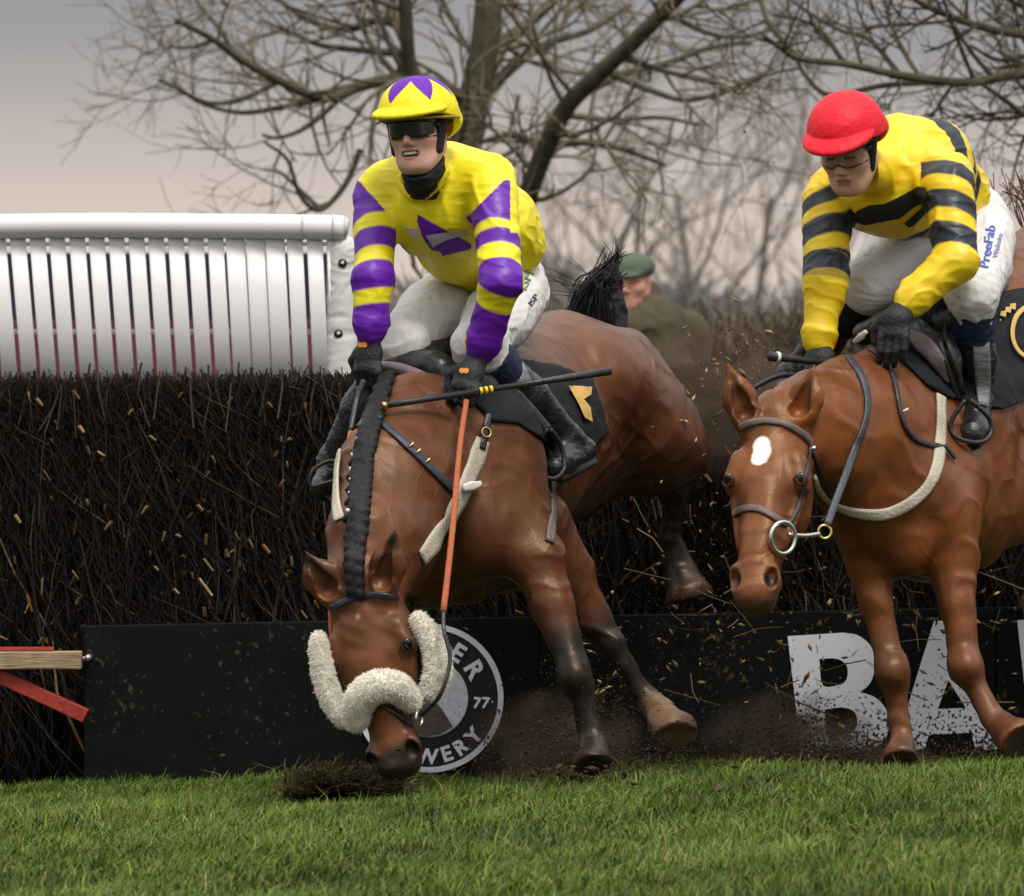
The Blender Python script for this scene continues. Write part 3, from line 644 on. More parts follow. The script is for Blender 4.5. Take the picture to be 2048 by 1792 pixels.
        c = np.array(cols)[g.choice(len(cols), n)] * g.uniform(.7, 1.3, (n, 1)); tubes_obj('foliage', [(P, np.full((n, 3), r_) * np.linspace(1, .5, 3)[None], 3, c)], mat, root)
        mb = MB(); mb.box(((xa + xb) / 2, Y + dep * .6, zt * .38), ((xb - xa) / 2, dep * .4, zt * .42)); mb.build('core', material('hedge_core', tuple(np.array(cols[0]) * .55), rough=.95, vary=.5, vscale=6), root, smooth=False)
    hedge('hedge', 'dark grey green hedge across the far side of the course', 1230, 2300, 38., 560, 5000, 51, [(.13, .13, .125), (.17, .165, .15), (.21, .19, .175)], .012, 2., .2)
    hedge('hedge', 'low pale hedge line far behind the rail and the left jockey', -600, 1230, 46., 585, 7000, 52, [(.20, .165, .15), (.26, .22, .20), (.12, .11, .10)], .015, 2., .3)
    hedge('hedge', 'brown trimmed hedge behind the birch, right of the man in the flat cap', 1335, 2600, 15., 622, 9000, 53, [(.10, .075, .055), (.15, .115, .085), (.21, .16, .12)], .008, .8, .04)
# ---------------------------------------------------------------- horses
def coat_material(name, bump=.25):
    m = material(name, attrib='coat', rough=.38, spec=.46, vary=.22, vscale=7)
    nt = m.node_tree; n = nt.nodes; l = nt.links; t = n.new('ShaderNodeTexCoord'); prev = None
    bs = n['Principled BSDF']; bs.inputs['Specular Tint'].default_value = (1., .74, .52, 1)
    src = bs.inputs['Base Color'].links[0].from_socket                  # patches of lighter, redder hair
    zc = n.new('ShaderNodeTexNoise'); zc.inputs['Scale'].default_value = 3.4; zc.inputs['Detail'].default_value = 6; zc.inputs['Roughness'].default_value = .6; l.new(t.outputs['Object'], zc.inputs['Vector'])
    mc = n.new('ShaderNodeMapRange'); mc.inputs[1].default_value = .42; mc.inputs[2].default_value = .66; l.new(zc.outputs['Fac'], mc.inputs[0])
    mu = n.new('ShaderNodeVectorMath'); mu.operation = 'MULTIPLY'; mu.inputs[1].default_value = (1.55, 1.45, 1.3); l.new(src, mu.inputs[0])
    mxc = n.new('ShaderNodeMixRGB'); l.new(mc.outputs[0], mxc.inputs[0]); l.new(src, mxc.inputs[1]); l.new(mu.outputs[0], mxc.inputs[2]); l.new(mxc.outputs[0], bs.inputs['Base Color'])
    def layer(scale, stretch, strength, dist, ridge=False, detail=4):
        nonlocal prev
        mp = n.new('ShaderNodeMapping'); mp.inputs['Scale'].default_value = stretch; l.new(t.outputs['Object'], mp.inputs[0])
        z = n.new('ShaderNodeTexNoise'); z.inputs['Scale'].default_value = scale; z.inputs['Detail'].default_value = detail; z.inputs['Distortion'].default_value = .6 if ridge else 0; l.new(mp.outputs[0], z.inputs['Vector']); out = z.outputs['Fac']
        if ridge:                                                      # thin raised veins
            a = n.new('ShaderNodeMath'); a.operation = 'SUBTRACT'; l.new(out, a.inputs[0]); a.inputs[1].default_value = .5
            b_ = n.new('ShaderNodeMath'); b_.operation = 'ABSOLUTE'; l.new(a.outputs[0], b_.inputs[0])
            c = n.new('ShaderNodeMapRange'); c.inputs[1].default_value = .0; c.inputs[2].default_value = .022; c.inputs[3].default_value = 1; c.inputs[4].default_value = 0; l.new(b_.outputs[0], c.inputs[0]); out = c.outputs[0]
        bp = n.new('ShaderNodeBump'); bp.inputs['Strength'].default_value = strength; bp.inputs['Distance'].default_value = dist; l.new(out, bp.inputs['Height'])
        if prev is not None: l.new(prev.outputs[0], bp.inputs['Normal'])
        prev = bp
    layer(6.5, (1.5, 1.5, .8), .55, .035, False, 1)                       # muscle
    layer(3.2, (1.4, 1.4, .8), .20, .0045, True, 1)                       # veins
    layer(260, (1, 1, .18), .30, .004)                                 # hair
    l.new(prev.outputs[0], n['Principled BSDF'].inputs['Normal'])
    return m
def lerp(a, b, t): return np.asarray(a, float) * (1 - t) + np.asarray(b, float) * t

def horse_body(W, C, s, neck, head, legs, ears, vox=.0065, neckw=(.13, .075), roll=0., ew=1.):
    """one continuous body: W withers, C croup top (world); joints are world points"""
    H = nrm(W - C); L = nrm(np.array([-H[1], H[0], 0])); U = np.cross(H, L); U = U if U[2] > 0 else -U
    O = (W + C) / 2 - U * .36 * s
    cr, sr = math.cos(roll), math.sin(roll); L, U = L * cr - U * sr, U * cr + L * sr
    fr = np.array([H, L, U])
    T = lambda x, y, z: O + s * (H * x + L * y + U * z)
    allp = [T(x, y, z) for x in (-.9, .95) for y in (-.36, .36) for z in (-.45, .45)]
    for lg in legs: allp += [p for p in lg['j']]
    allp += [head['poll'] + head['F'] * .72, head['poll']] + [p for e_ in ears for p in e_] + list(neck)
    A = np.array(allp); f = Field(A.min(0) - .12, A.max(0) + .12, vox)
    E = lambda c, r, k=.06, rot=0: f.ell(T(*c), np.array(r) * s, rotp(rot), k)
    def rotp(a):
        a = math.radians(a); c_, s_ = math.cos(a), math.sin(a)
        return np.array([H * c_ + U * s_, L, -H * s_ + U * c_])
    # trunk
    E((.02, 0, -.01), (.66, .275, .325), .05)
    E((-.12, 0, .02), (.5, .25, .28), .08)
    f.cap(T(.50, 0, .275), T(.15, 0, .27), .075 * s, .08 * s, .09)
    f.cap(T(.2, 0, .22), T(-.45, 0, .24), .12 * s, .12 * s, .1)
    E((.60, 0, -.09), (.24, .22, .27), .08)
    for q in (-1, 1):
        E((.50, q * .155, .0), (.17, .115, .34), .05, 18)          # shoulder blade
        E((.40, q * .19, -.16), (.15, .09, .17), .045, 30)          # triceps
        E((.66, q * .13, -.12), (.13, .12, .14), .04)               # point of shoulder
        E((.74, q * .085, -.19), (.09, .085, .11), .03)             # breast muscle
        E((-.50, q * .10, .06), (.31, .17, .23), .07, 22)          # croup
        E((-.60, q * .15, .02), (.22, .13, .27), .05, 8)           # thigh
        E((-.70, q * .11, .02), (.13, .11, .24), .05, 5)            # buttock
        E((-.36, q * .15, -.06), (.22, .09, .2), .09, 25)            # flank to stifle
        f.sph(T(-.34, q * .19, .17), .065 * s, .08)                 # point of hip
    f.cap(T(.1, 0, -.2), T(-.38, 0, -.13), .16 * s, .12 * s, .1)
    # neck
    n = len(neck); lat = head['S']
    for i in range(n - 1):
        t0, t1 = i / (n - 1), (i + 1) / (n - 1)
        f.cap(neck[i], neck[i + 1], neckw[0] * (1 - t0) + neckw[1] * t0, neckw[0] * (1 - t1) + neckw[1] * t1, .06, (head['up'][i], 1.45))
    # head
    P, F, N, Sd = head['poll'], head['F'], head['N'], head['S']; hs_ = head.get('s', 1.)
    hw = head.get('w', 1.); h = lambda a, b, c: P + hs_ * (F * a + Sd * b * hw + N * c)
    hf = np.array([F, Sd, N])
    X = lambda c, r, k=.03: f.ell(h(*c), np.array((r[0], r[1] * hw, r[2])) * hs_, hf, k)
    X((.07, 0, -.05), (.12, .10, .09), .05)
    X((.19, 0, -.055), (.15, .118, .088), .04)
    X((.17, 0, -.015), (.11, .09, .05), .03)
    f.cap(h(.24, 0, -.045), h(.50, 0, -.045), .082 * hs_, .056 * hs_, .03, (Sd, hw))
    f.cap(h(.25, 0, .010), h(.47, 0, -.002), .034 * hs_, .027 * hs_, .03, (Sd, 1.4))     # nasal bone
    X((.535, 0, -.055), (.08, .072, .066), .03)
    f.cap(h(.20, 0, -.17), h(.5, 0, -.095), .06 * hs_, .038 * hs_, .04)
    X((.57, 0, -.095), (.045, .052, .038), .02)
    X((.59, 0, -.045), (.036, .058, .044), .02)
    for q in (-1, 1):
        X((.19, q * .064, -.12), (.13, .046, .11), .03)            # cheek
        f.cap(h(.15, q * .088, .0), h(.215, q * .108, -.012), .028 * hs_, .026 * hs_, .02)   # brow
        f.cap(h(.27, q * .095, -.05), h(.41, q * .068, -.055), .018 * hs_, .012 * hs_, .02)  # facial crest
        f.sph(h(.225, q * .103, -.03), .027 * hs_, .012)            # eyeball bulge
        X((.54, q * .054, -.022), (.046, .026, .032), .015)        # nostril wing
        f.ell(h(.556, q * .061, -.002), np.array((.034, .019, .026)) * hs_, hf, .010, 'sub')
    f.cap(h(.60, -.05, -.075), h(.60, .05, -.075), .006, .006, .01, op='sub')
    for base, tip in ears:
        ax = nrm(tip - base); w = nrm(np.cross(ax, N)); fn = np.cross(w, ax); fn = fn if fn[1] < 0 else -fn
        ln = np.linalg.norm(tip - base); m1 = base + ax * ln * .42
        f.cap(base - ax * .03, base + ax * ln * .15, .036, .044, .02)
        f.cap(base + ax * ln * .1, m1,   .044 * ew, .056 * ew, .012, (fn, .5)); f.cap(m1, tip, .056 * ew, .006, .008, (fn, .45))
        f.cap(base + ax * ln * .2 + fn * .028, base + ax * ln * .80 + fn * .012, .033, .005, .008, op='sub')
    # legs
    for lg in legs:
        j, r = lg['j'], list(lg['r']); r[2:-1] = [x * .9 for x in r[2:-1]]
        f.cap(j[0], j[1], r[0], r[1], .09); f.chain(j[1:-1], r[1:-1], lg.get('k', .025))
        for c, rr in lg.get('bulge', []): f.sph(c, rr, .03)
        hoof(f, j[-2], j[-1], r[-1], lg.get('dir'))
    return f, dict(H=H, L=L, U=U, T=T, fr=fr, h=h, s=s)
def hoof(f, a, b, r, d=None):
    ax = nrm(b - a); ln = np.linalg.norm(b - a)
    d = nrm(d) if d is not None else nrm(np.array([-.5, -.8, 0]))
    d = nrm(d - ax * (d @ ax))
    f.cap(a, a + ax * ln * .45, r * .72, r * .86, .012)
    f.cap(a + ax * ln * .45 + d * r * .1, b + d * r * .35, r * .86, r * 1.12, .01)
    c = b + d * r * .2; 
    f.ell(b + ax * r * 1.35, (r * 2.2, r * 2.2, r * 1.3), np.array([d, np.cross(ax, d), ax]), .006, 'sub')

def paint(o, base, patches):
    """coat colours: patches of (polyline, radius, colour, softness)"""
    P = verts_of(o).astype(float); c = np.tile(np.array(base, float), (len(P), 1))
    for pts, r, col, soft in patches:
        pts = [np.asarray(q, float) for q in pts]
        if len(pts) == 1: d = np.linalg.norm(P - pts[0], axis=1)
        else: _, d = seg_t(P, pts)
        w = np.clip((r - d) / soft + .5, 0, 1); w = w * w * (3 - 2 * w)
        c = c * (1 - w[:, None]) + np.array(col)[None] * w[:, None]
    attr(o, 'coat', c)
BLACK = (.014, .012, .012)

# ---- the bay horse on the left
def bay_horse():
    W = V(880, 738, .36); C = V(1092, 622, 1.16)
    poll = V(714, 1178, -.50); muz = V(790, 1548, -.66)
    F_ = nrm(muz - poll); N = np.array([-.30, -.93, -.03]); N = nrm(N - F_ * (N @ F_)); Sd = np.cross(N, F_); 
    if Sd[0] < 0: Sd = -Sd
    up = nrm(np.array([-.75, -.55, .45]))
    neck = [V(870, 860, .15), V(805, 960, -.10), V(762, 1080, -.33), V(735, 1160, -.44)]
    head = dict(poll=poll, F=F_, N=N, S=Sd, s=np.linalg.norm(muz - poll) / .615, w=1.16, up=[up] * 4)
    ears = [(V(668, 1190, -.50), V(610, 1104, -.52)), (V(768, 1178, -.55), V(790, 1058, -.60))]
    r = lambda *a: [R(x, 0) for x in a]
    lf = dict(j=[V(985, 960, .22), V(1072, 1120, .08), V(1105, 1210, .02), V(1148, 1335, -.05), V(1158, 1372, -.06), V(1176, 1450, -.05), V(1186, 1486, -.07), V(1194, 1528, -.12)],
              r=r(95, 58, 46, 32, 29, 21, 25, 34))
    lf['bulge'] = [(V(1150, 1352, -.08), R(31))]
    rf = dict(j=[V(1060, 1060, .38), V(1130, 1150, .42), V(1190, 1245, .42), V(1225, 1290, .40), V(1280, 1380, .42), V(1302, 1402, .41), V(1322, 1425, .38), V(1338, 1472, .32)],
              r=r(90, 60, 38, 27, 22, 26, 26, 42), dir=np.array([.55, -.6, -.2]))
    lh = dict(j=[V(1285, 870, 1.25), V(1310, 900, 1.32), V(1372, 922, 1.42), V(1352, 985, 1.42), V(1338, 1080, 1.45), V(1348, 1112, 1.46), V(1362, 1140, 1.46), V(1374, 1195, 1.44)],
              r=r(80, 72, 44, 25, 25, 31, 32, 46), dir=np.array([.25, -.8, -.2]))
    rh = dict(j=[V(1080, 850, 1.1), V(1080, 930, 1.2), V(1095, 960, 1.5), V(1085, 1010, 1.52), V(1075, 1110, 1.52), V(1082, 1140, 1.52), V(1090, 1165, 1.5), V(1100, 1215, 1.48)],
              r=r(85, 75, 45, 28, 28, 33, 31, 40), dir=np.array([.25, -.8, -.2]))
    f, b = horse_body(W, C, 1.0, neck, head, [lf, rf, lh, rh], ears, neckw=(.16, .095), roll=math.radians(9), ew=1.02)
    f.ell(V(1294, 856, 1.36), (R(106), R(110), R(116)), None, .12); f.ell(V(1335, 900, 1.34), (R(66), R(80), R(70)), None, .08)
    f.ell(V(1190, 770, 1.14), (R(112), R(100), R(105)), None, .12)
    f.noise(folds(91, .0042, .16, 5, [b['H'], b['U']]))
    f.ell(V(955, 1060, .09), (R(84), R(84), R(98)), None, .08); f.ell(V(985, 925, .2), (R(95), R(95), R(150)), None, .1)
    return f, b, dict(lf=lf, rf=rf, lh=lh, rh=rh, head=head, neck=neck, ears=ears)

def chestnut_horse():
    W = V(1835, 690, .38); C = V(2085, 455, 1.10)
    poll = V(1549, 832, -.35); muz = V(1499, 1192, -.72)
    F_ = nrm(muz - poll); N = np.array([-.27, -.93, .25]); N = nrm(N - F_ * (N @ F_)); Sd = np.cross(N, F_)
    if Sd[0] < 0: Sd = -Sd
    up = nrm(np.array([-.45, -.25, .85]))
    neck = [V(1800, 850, .18), V(1725, 860, -.02), V(1645, 865, -.20), V(1572, 865, -.31)]
    head = dict(poll=poll, F=F_, N=N, S=Sd, s=np.linalg.norm(muz - poll) / .615, w=.93, up=[up] * 4)
    ears = [(V(1497, 845, -.38), V(1455, 730, -.38)), (V(1602, 838, -.38), V(1628, 733, -.38))]
    r = lambda *a: [R(x, 0) for x in a]
    rf = dict(j=[V(1750, 960, .16), V(1742, 1120, .05), V(1752, 1210, .02), V(1782, 1325, -.02), V(1790, 1360, -.02), V(1797, 1440, -.02), V(1803, 1476, -.04), V(1806, 1518, -.08)],
              r=r(85, 50, 34, 31, 28, 21, 25, 33))
    rf['bulge'] = [(V(1784, 1342, -.05), R(33))]
    lf = dict(j=[V(1880, 960, .18), V(1902, 1110, .06), V(1915, 1210, .0), V(1928, 1320, -.04), V(1938, 1350, -.04), V(1985, 1435, -.10), V(2003, 1452, -.12), V(2040, 1492, -.22)],
              r=r(92, 54, 38, 32, 29, 23, 27, 40), dir=np.array([.3, -.9, 0]))
    lf['bulge'] = [(V(1930, 1335, -.07), R(33))]
    lh = dict(j=[V(2110, 800, .95), V(2150, 900, 1.05), V(2190, 1010, 1.35), V(2180, 1060, 1.4), V(2170, 1180, 1.4), V(2180, 1215, 1.4), V(2190, 1240, 1.38), V(2200, 1290, 1.36)],
              r=r(100, 80, 46, 29, 29, 34, 32, 40))
    rh = dict(j=[V(2010, 860, 1.2), V(2050, 960, 1.3), V(2090, 1040, 1.6), V(2080, 1090, 1.64), V(2070, 1200, 1.64), V(2080, 1230, 1.64), V(2090, 1255, 1.62), V(2100, 1300, 1.6)],
              r=r(90, 75, 46, 29, 29, 34, 32, 40))
    f, b = horse_body(W, C, 1.0, neck, head, [rf, lf, lh, rh], ears, neckw=(.18, .095))
    f.ell(V(1795, 985, .06), (R(125), R(110), R(105)), None, .08)
    for x_, y_, z_, r_ in ((1810, 1075, .02, 68), (1728, 1070, .06, 55), (1880, 1030, .06, 75)): f.ell(V(x_, y_, z_), (R(r_), R(r_), R(r_ * 1.15)), None, .035)
    f.noise(folds(92, .0044, .16, 5, [b['H'], b['U']]))
    f.cap(V(1640, 930, -.16), V(1740, 1020, .0), R(50), R(80), .06)
    return f, b, dict(lf=lf, rf=rf, lh=lh, rh=rh, head=head, neck=neck, ears=ears)
# ---------------------------------------------------------------- people
def folds(seed, amp, wl=.07, n=7, dirs=None):
    g = np.random.default_rng(seed); K = []
    for i in range(n):
        d = nrm(g.normal(size=3)) if dirs is None else nrm(np.array(dirs[i % len(dirs)]) + g.normal(size=3) * .35)
        K.append((d * 2 * math.pi / (wl * g.uniform(.6, 1.7)), g.uniform(0, 6.28), nrm(g.normal(size=3)) * 2 * math.pi / (wl * 2.6), g.uniform(0, 6.28)))
    def fn(X, Y, Z):
        r = 0
        for k, p, w, q in K:
            r = r + np.sin(k[0] * X + k[1] * Y + k[2] * Z + p + 1.6 * np.sin(w[0] * X + w[1] * Y + w[2] * Z + q))
        r = r / n ** .5
        mk = .62 + .38 * np.sin(9 * X + 5 * Y + seed) * np.sin(8 * Z - 6 * X + 2 * seed)
        return -amp * mk * (1.3 * np.exp(-(r / .45) ** 2) - .35) - amp * .3 * r
    return fn
class Frame:
    def __init__(s, c, fwd, up):
        s.c = np.asarray(c, float); s.f = nrm(fwd); u = np.asarray(up, float); s.u = nrm(u - s.f * (u @ s.f)); s.s = np.cross(s.f, s.u)
        if s.s[0] < 0: s.s = -s.s
        s.m = np.array([s.s, s.f, s.u])
    def __call__(s, a, b, c): return s.c + s.s * a + s.f * b + s.u * c
def add_head(f, h, mouth='shut'):
    E = lambda c, r, k=.02, op='add': f.ell(h(*c), r, h.m, k, op)
    E((0, -.005, .035), (.074, .095, .092), .02)
    E((0, .022, -.035), (.066, .072, .085), .03)
    E((0, .045, -.075), (.046, .048, .045), .03)
    E((0, .076, -.102), (.022, .020, .019), .02)
    for q in (-1, 1):
        f.cap(h(q * .055, -.01, -.05), h(q * .028, .058, -.10), .022, .020, .04)
        E((q * .043, .060, -.018), (.024, .024, .022), .035)
        f.ell(h(q * .031, .098, .012), (.018, .016, .012), h.m, .012, 'sub')
        f.sph(h(q * .031, .076, .012), .0135, .003)
        f.cap(h(q * .012, .098, .027), h(q * .048, .082, .028), .008, .008, .012)
        f.cap(h(q * .074, -.012, .015), h(q * .074, -.012, -.022), .012, .008, .01, (h.f, 1.4))
        f.sph(h(q * .013, .100, -.034), .0085, .007)
        f.sph(h(q * .0065, .110, -.041), .0032, .003, 'sub')
    f.cap(h(0, .090, .015), h(0, .112, -.026), .0085, .0115, .012)
    f.cap(h(-.016, .094, -.058), h(.016, .094, -.058), .0065, .0065, .006)
    f.cap(h(-.014, .092, -.073), h(.014, .092, -.073), .0075, .0075, .006)
    if mouth == 'open':
        f.cap(h(-.026, .097, -.064), h(.026, .097, -.064), .0078, .0078, .003, op='sub'); f.cap(h(-.018, .098, -.066), h(.018, .098, -.066), .0095, .0095, .003, op='sub')
    else: f.cap(h(-.022, .100, -.0655), h(.022, .100, -.0655), .002, .002, .003, op='sub')
def add_hand(f, wrist, palm, fwd, across, curl, sc=1., grip=1., thumb=1):
    """palm and five separate fingers closing on something; across runs from the index to the little finger"""
    fwd, across = nrm(fwd), nrm(across); curl = nrm(curl)
    bk = np.cross(fwd, across)
    f.cap(wrist, palm - fwd * .015 * sc, .026 * sc, .030 * sc, .02, (across, 1.2))
    f.cap(palm - fwd * .02 * sc, palm + fwd * .025 * sc, .022 * sc, .020 * sc, .015, (across, 1.75))
    for i, ln in enumerate((.92, 1.0, .95, .78)):
        b = palm + fwd * .035 * sc + across * (i - 1.5) * .0215 * sc
        a1 = nrm(fwd * (1 - .35 * grip) + curl * .55 * grip); a2 = nrm(curl * grip + fwd * (.6 - .75 * grip)); a3 = nrm(-fwd * grip * .9 + curl * (.55 + .3 * (1 - grip)) + fwd * (1 - grip))
        p1 = b + a1 * .040 * sc * ln; p2 = p1 + a2 * .027 * sc * ln; p3 = p2 + a3 * .020 * sc * ln
        f.cap(b - fwd * .02, b, .011 * sc, .0118 * sc, .008); f.cap(b, p1, .0118 * sc, .0100 * sc, .004); f.cap(p1, p2, .0102 * sc, .0094 * sc, .003); f.cap(p2, p3, .0094 * sc, .0078 * sc, .003)
    t0 = palm - fwd * .012 * sc - across * .034 * sc; t1 = t0 - across * .020 * sc * thumb + fwd * .018 * sc + curl * .012 * sc; t2 = t1 + fwd * .028 * sc + curl * .016 * sc + across * .006 * sc; t3 = t2 + fwd * .018 * sc + curl * .012 * sc + across * .016 * sc
    f.cap(t0, t1, .015 * sc, .0135 * sc, .01); f.cap(t1, t2, .0128 * sc, .0112 * sc, .004); f.cap(t2, t3, .0112 * sc, .009 * sc, .004)
def box_of(pts, m): A = np.array(pts); return A.min(0) - m, A.max(0) + m
def helmet(h, col_fn, mat, parent, r=(.122, .142, .116), cz=.052, tilt=0., vox=.003):
    f = Field(h.c - .22, h.c + .25, vox)
    f.ell(h(0, -.006, cz), r, h.m, .01)
    f.plane(h(0, 0, cz - .016), -h.u + h.f * .22)
    f.ell(h(0, -.075, cz - .03), (r[0] * .93, r[1] * .52, .062), h.m, .02)           # nape
    f.ell(h(0, -.006, cz - .03), (r[0] - .02, r[1] - .02, .09), h.m, .004, 'sub')
    g = Field(h.c - .22, h.c + .25, vox)                                            # the peak, a thin curved plate
    g.ell(h(0, .062, cz + .012), (r[0] * .96, .112, .028), Frame(h.c, h.f - h.u * .10, h.u).m, .01)
    g.ell(h(0, .055, cz - .012), (r[0] * 1.0, .120, .034), Frame(h.c, h.f - h.u * .10, h.u).m, .008, 'sub')
    f.f = np.minimum(f.f, g.f)
    f.noise(folds(5, .0009, .07, 5))
    o = f.mesh('cap_cover', mat, parent)
    P = (verts_of(o) - h(0, 0, cz)) @ h.m.T
    attr(o, 'paint', col_fn(P)); return o
def bands(ys, edges, cols):
    """colour by position along a sleeve: edges are photo heights, cols one longer"""
    c = np.tile(np.asarray(cols[0], float), (len(ys), 1))
    for e_, k in zip(edges, cols[1:]): w = np.clip((ys - e_) / 4.5 + .5, 0, 1)[:, None]; c = c * (1 - w) + np.asarray(k) * w
    return c
YEL1, PUR = (.80, .68, .012), (.115, .008, .34)
YEL2, NAVY = (.80, .56, .016), (.012, .017, .024)

m_skin = material('skin', (.50, .25, .17), rough=.5, spec=.4, vary=.15, vscale=25, sss=.08, bump=.15, bscale=150)
m_skin_paint = material('skin_paint', attrib='paint', rough=.5, spec=.4, vary=.14, vscale=30, sss=.06, bump=.15, bscale=150)
m_silk = material('racing_silk', attrib='paint', rough=.42, spec=.4, vary=.10, vscale=10, bump=.45, bscale=9, bstretch=(.6, .6, 2.2))
m_breech = material('breeches', (.62, .60, .585), rough=.6, vary=.07, vscale=8, bump=.35, bscale=10, bstretch=(.6, .6, 2))
m_white = material('white_nylon', (.72, .71, .72), rough=.55, vary=.06, bump=.35, bscale=25)
m_boot = material('black_leather', (.016, .016, .018), rough=.34, spec=.5, vary=.4, vscale=14, bump=.6, bscale=22, bstretch=(1, 1, 2.5))
m_bootgrey = material('grey_leather', (.16, .16, .17), rough=.5, spec=.5, vary=.3, vscale=14, bump=.6, bscale=22, bstretch=(1, 1, 2.5))
m_black = material('black_cloth', (.012, .013, .016), rough=.75, spec=.3, vary=.3, bump=.4, bscale=60)
m_navy = material('navy_cloth', (.012, .016, .05), rough=.7, vary=.25, bump=.4, bscale=60)
m_glove = material('black_glove', (.013, .014, .015), rough=.6, spec=.4, vary=.3, bump=.5, bscale=90)
m_lens = material('goggle_lens', (.012, .010, .014), rough=.08, spec=.7, vary=0)
m_rubber = material('black_rubber', (.018, .018, .02), rough=.5, spec=.5, vary=.2)
m_teeth = material('teeth', (.72, .70, .62), rough=.25, vary=.05)
m_orange = material('orange_print', (.75, .30, .03), rough=.6, vary=.1)
m_yprint = material('yellow_band', (.85, .6, .02), rough=.5, vary=.05)
m_cap = material('cap_silk', attrib='paint', rough=.55, spec=.3, vary=.07, vscale=40, bump=.35, bscale=60)

def rider(spec, root):
    J = spec; r = lambda x: R(x, .2)
    h = J['head']
    allp = [J[k] for k in J if isinstance(J[k], np.ndarray) and J[k].shape == (3,)] + [h(0, 0, .2), h(0, .15, -.15)]
    lo, hi = box_of(allp, .16)
    # skin: one continuous body under the clothes
    f = Field(lo, hi, .0036)
    f.cap(J['neckb'], h(0, -.02, -.05), .055, .052, .03)
    f.chain([J['neckb'], J['chest'], J['pelvis']], [.055, .08, .08], .05)
    for q in 'RL':
        f.chain([J['chest'], J['sh' + q], J['el' + q], J['wr' + q], J['hand' + q]], [.07, .034, .030, .022, .020], .03)
        f.chain([J['pelvis'], J['hip' + q], J['knee' + q], J['ankle' + q], lerp(J['ankle' + q], J['toe' + q], .5)], [.08, .06, .04, .022, .018], .02)
    # finer head of its own, blended into the same surface
    add_head(f, h, J.get('mouth', 'shut'))
    body = f.mesh('person', m_skin_paint, None, 1)
    return f, body, lo, hi

def torso_field(J, lo, hi, vox=.0045):
    return Field(lo, hi, vox)
def text_decal(name, txt, p0, eu, ev, tree, mat, parent, size=1., bold=.02, lift=.003):
    """printed lettering laid on cloth: p0 photo pixel of the base line start, eu along the line, ev up (pixels per em)"""
    cu = bpy.data.curves.new('lettering', 'FONT'); cu.body = txt; cu.size = size; cu.offset = bold; cu.resolution_u = 3
    ob = bpy.data.objects.new('lettering', cu); COL.objects.link(ob)
    dg = bpy.context.evaluated_depsgraph_get(); me = bpy.data.meshes.new_from_object(ob.evaluated_get(dg))
    bpy.data.objects.remove(ob); bpy.data.curves.remove(cu)
    bm = bmesh.new(); bm.from_mesh(me); bpy.data.meshes.remove(me)
    for v in bm.verts: x, y = v.co.x, v.co.y; v.co = Vector((p0[0] + eu[0] * x + ev[0] * y, p0[1] + eu[1] * x + ev[1] * y, 0))
    if tree is None: return bm
    bmesh.ops.triangulate(bm, faces=bm.faces[:])
    for _ in range(3):
        lg = [e_ for e_ in bm.edges if e_.calc_length() > 8]
        if not lg: break
        bmesh.ops.subdivide_edges(bm, edges=lg, cuts=1); bmesh.ops.triangulate(bm, faces=[f for f in bm.faces if len(f.verts) > 3])
    bad = []
    for v in bm.verts:
        p, nn = cast(tree, v.co.x, v.co.y)
        if p is None: bad.append(v); continue
        if nn @ (p - np.array(CAMP)) > 0: nn = -nn
        v.co = Vector(p + nn * lift)
    if bad: bmesh.ops.delete(bm, geom=bad, context='VERTS')
    me = bpy.data.meshes.new(name); bm.to_mesh(me); bm.free(); me.materials.append(mat)
    return finish(bpy.data.objects.new(name, me), parent)
# ---------------------------------------------------------------- jockeys
Zr = lambda x0, y0, k: (lambda x, y: ((x0 + x / k) * .8192, (y0 + y / k) * .8192))
Z1, Z2, Z3, Z4, Z5, Z6 = Zr(700, 150, 2.56), Zr(700, 800, 1.9505), Zr(700, 1250, 1.9505), Zr(1700, 200, 2.56), Zr(1700, 850, 2.56), Zr(1700, 1350, 2.56)

def boot(name, knee, ankle, heel, toe, parent, grey=False, r=(.058, .040), mat=None, fs=1.):
    lo, hi = box_of([knee, ankle, heel, toe], .1); f = Field(lo, hi, .0045)
    mid = lerp(knee, ankle, .35)
    f.chain([knee, mid, ankle], [r[0], r[0] * 1.02, r[1]], .02)
    ax = nrm(ankle - knee)
    f.cap(heel - ax * .012, ankle, .030, r[1] * .95, .03)
    ft = nrm(toe - heel); f.cap(heel + ft * .02, toe - ft * .02, .032 * fs, .033 * fs, .02); f.cap(ankle + ft * .02, lerp(heel, toe, .7), .036 * fs, .032 * fs, .03)
    f.plane(knee, -ax)
    sole = nrm(-ax + ft * (ax @ ft))
    fo = folds(11, .0022, .03, 5, [ax]); f.noise(fo)
    o = f.mesh(name, mat or m_boot, parent)
    mb = MB(); w = nrm(np.cross(ft, sole))                                         # the welt and the heel block
    for a, b, rr in ((heel + ft * .0, toe - ft * .01, .034),): mb.tube([a - sole * .026, lerp(a, b, .5) - sole * .026, b - sole * .024], [.030, .030, .032], 8, flat=.45)
    mb.build('sole', m_rubber, o)
    return o

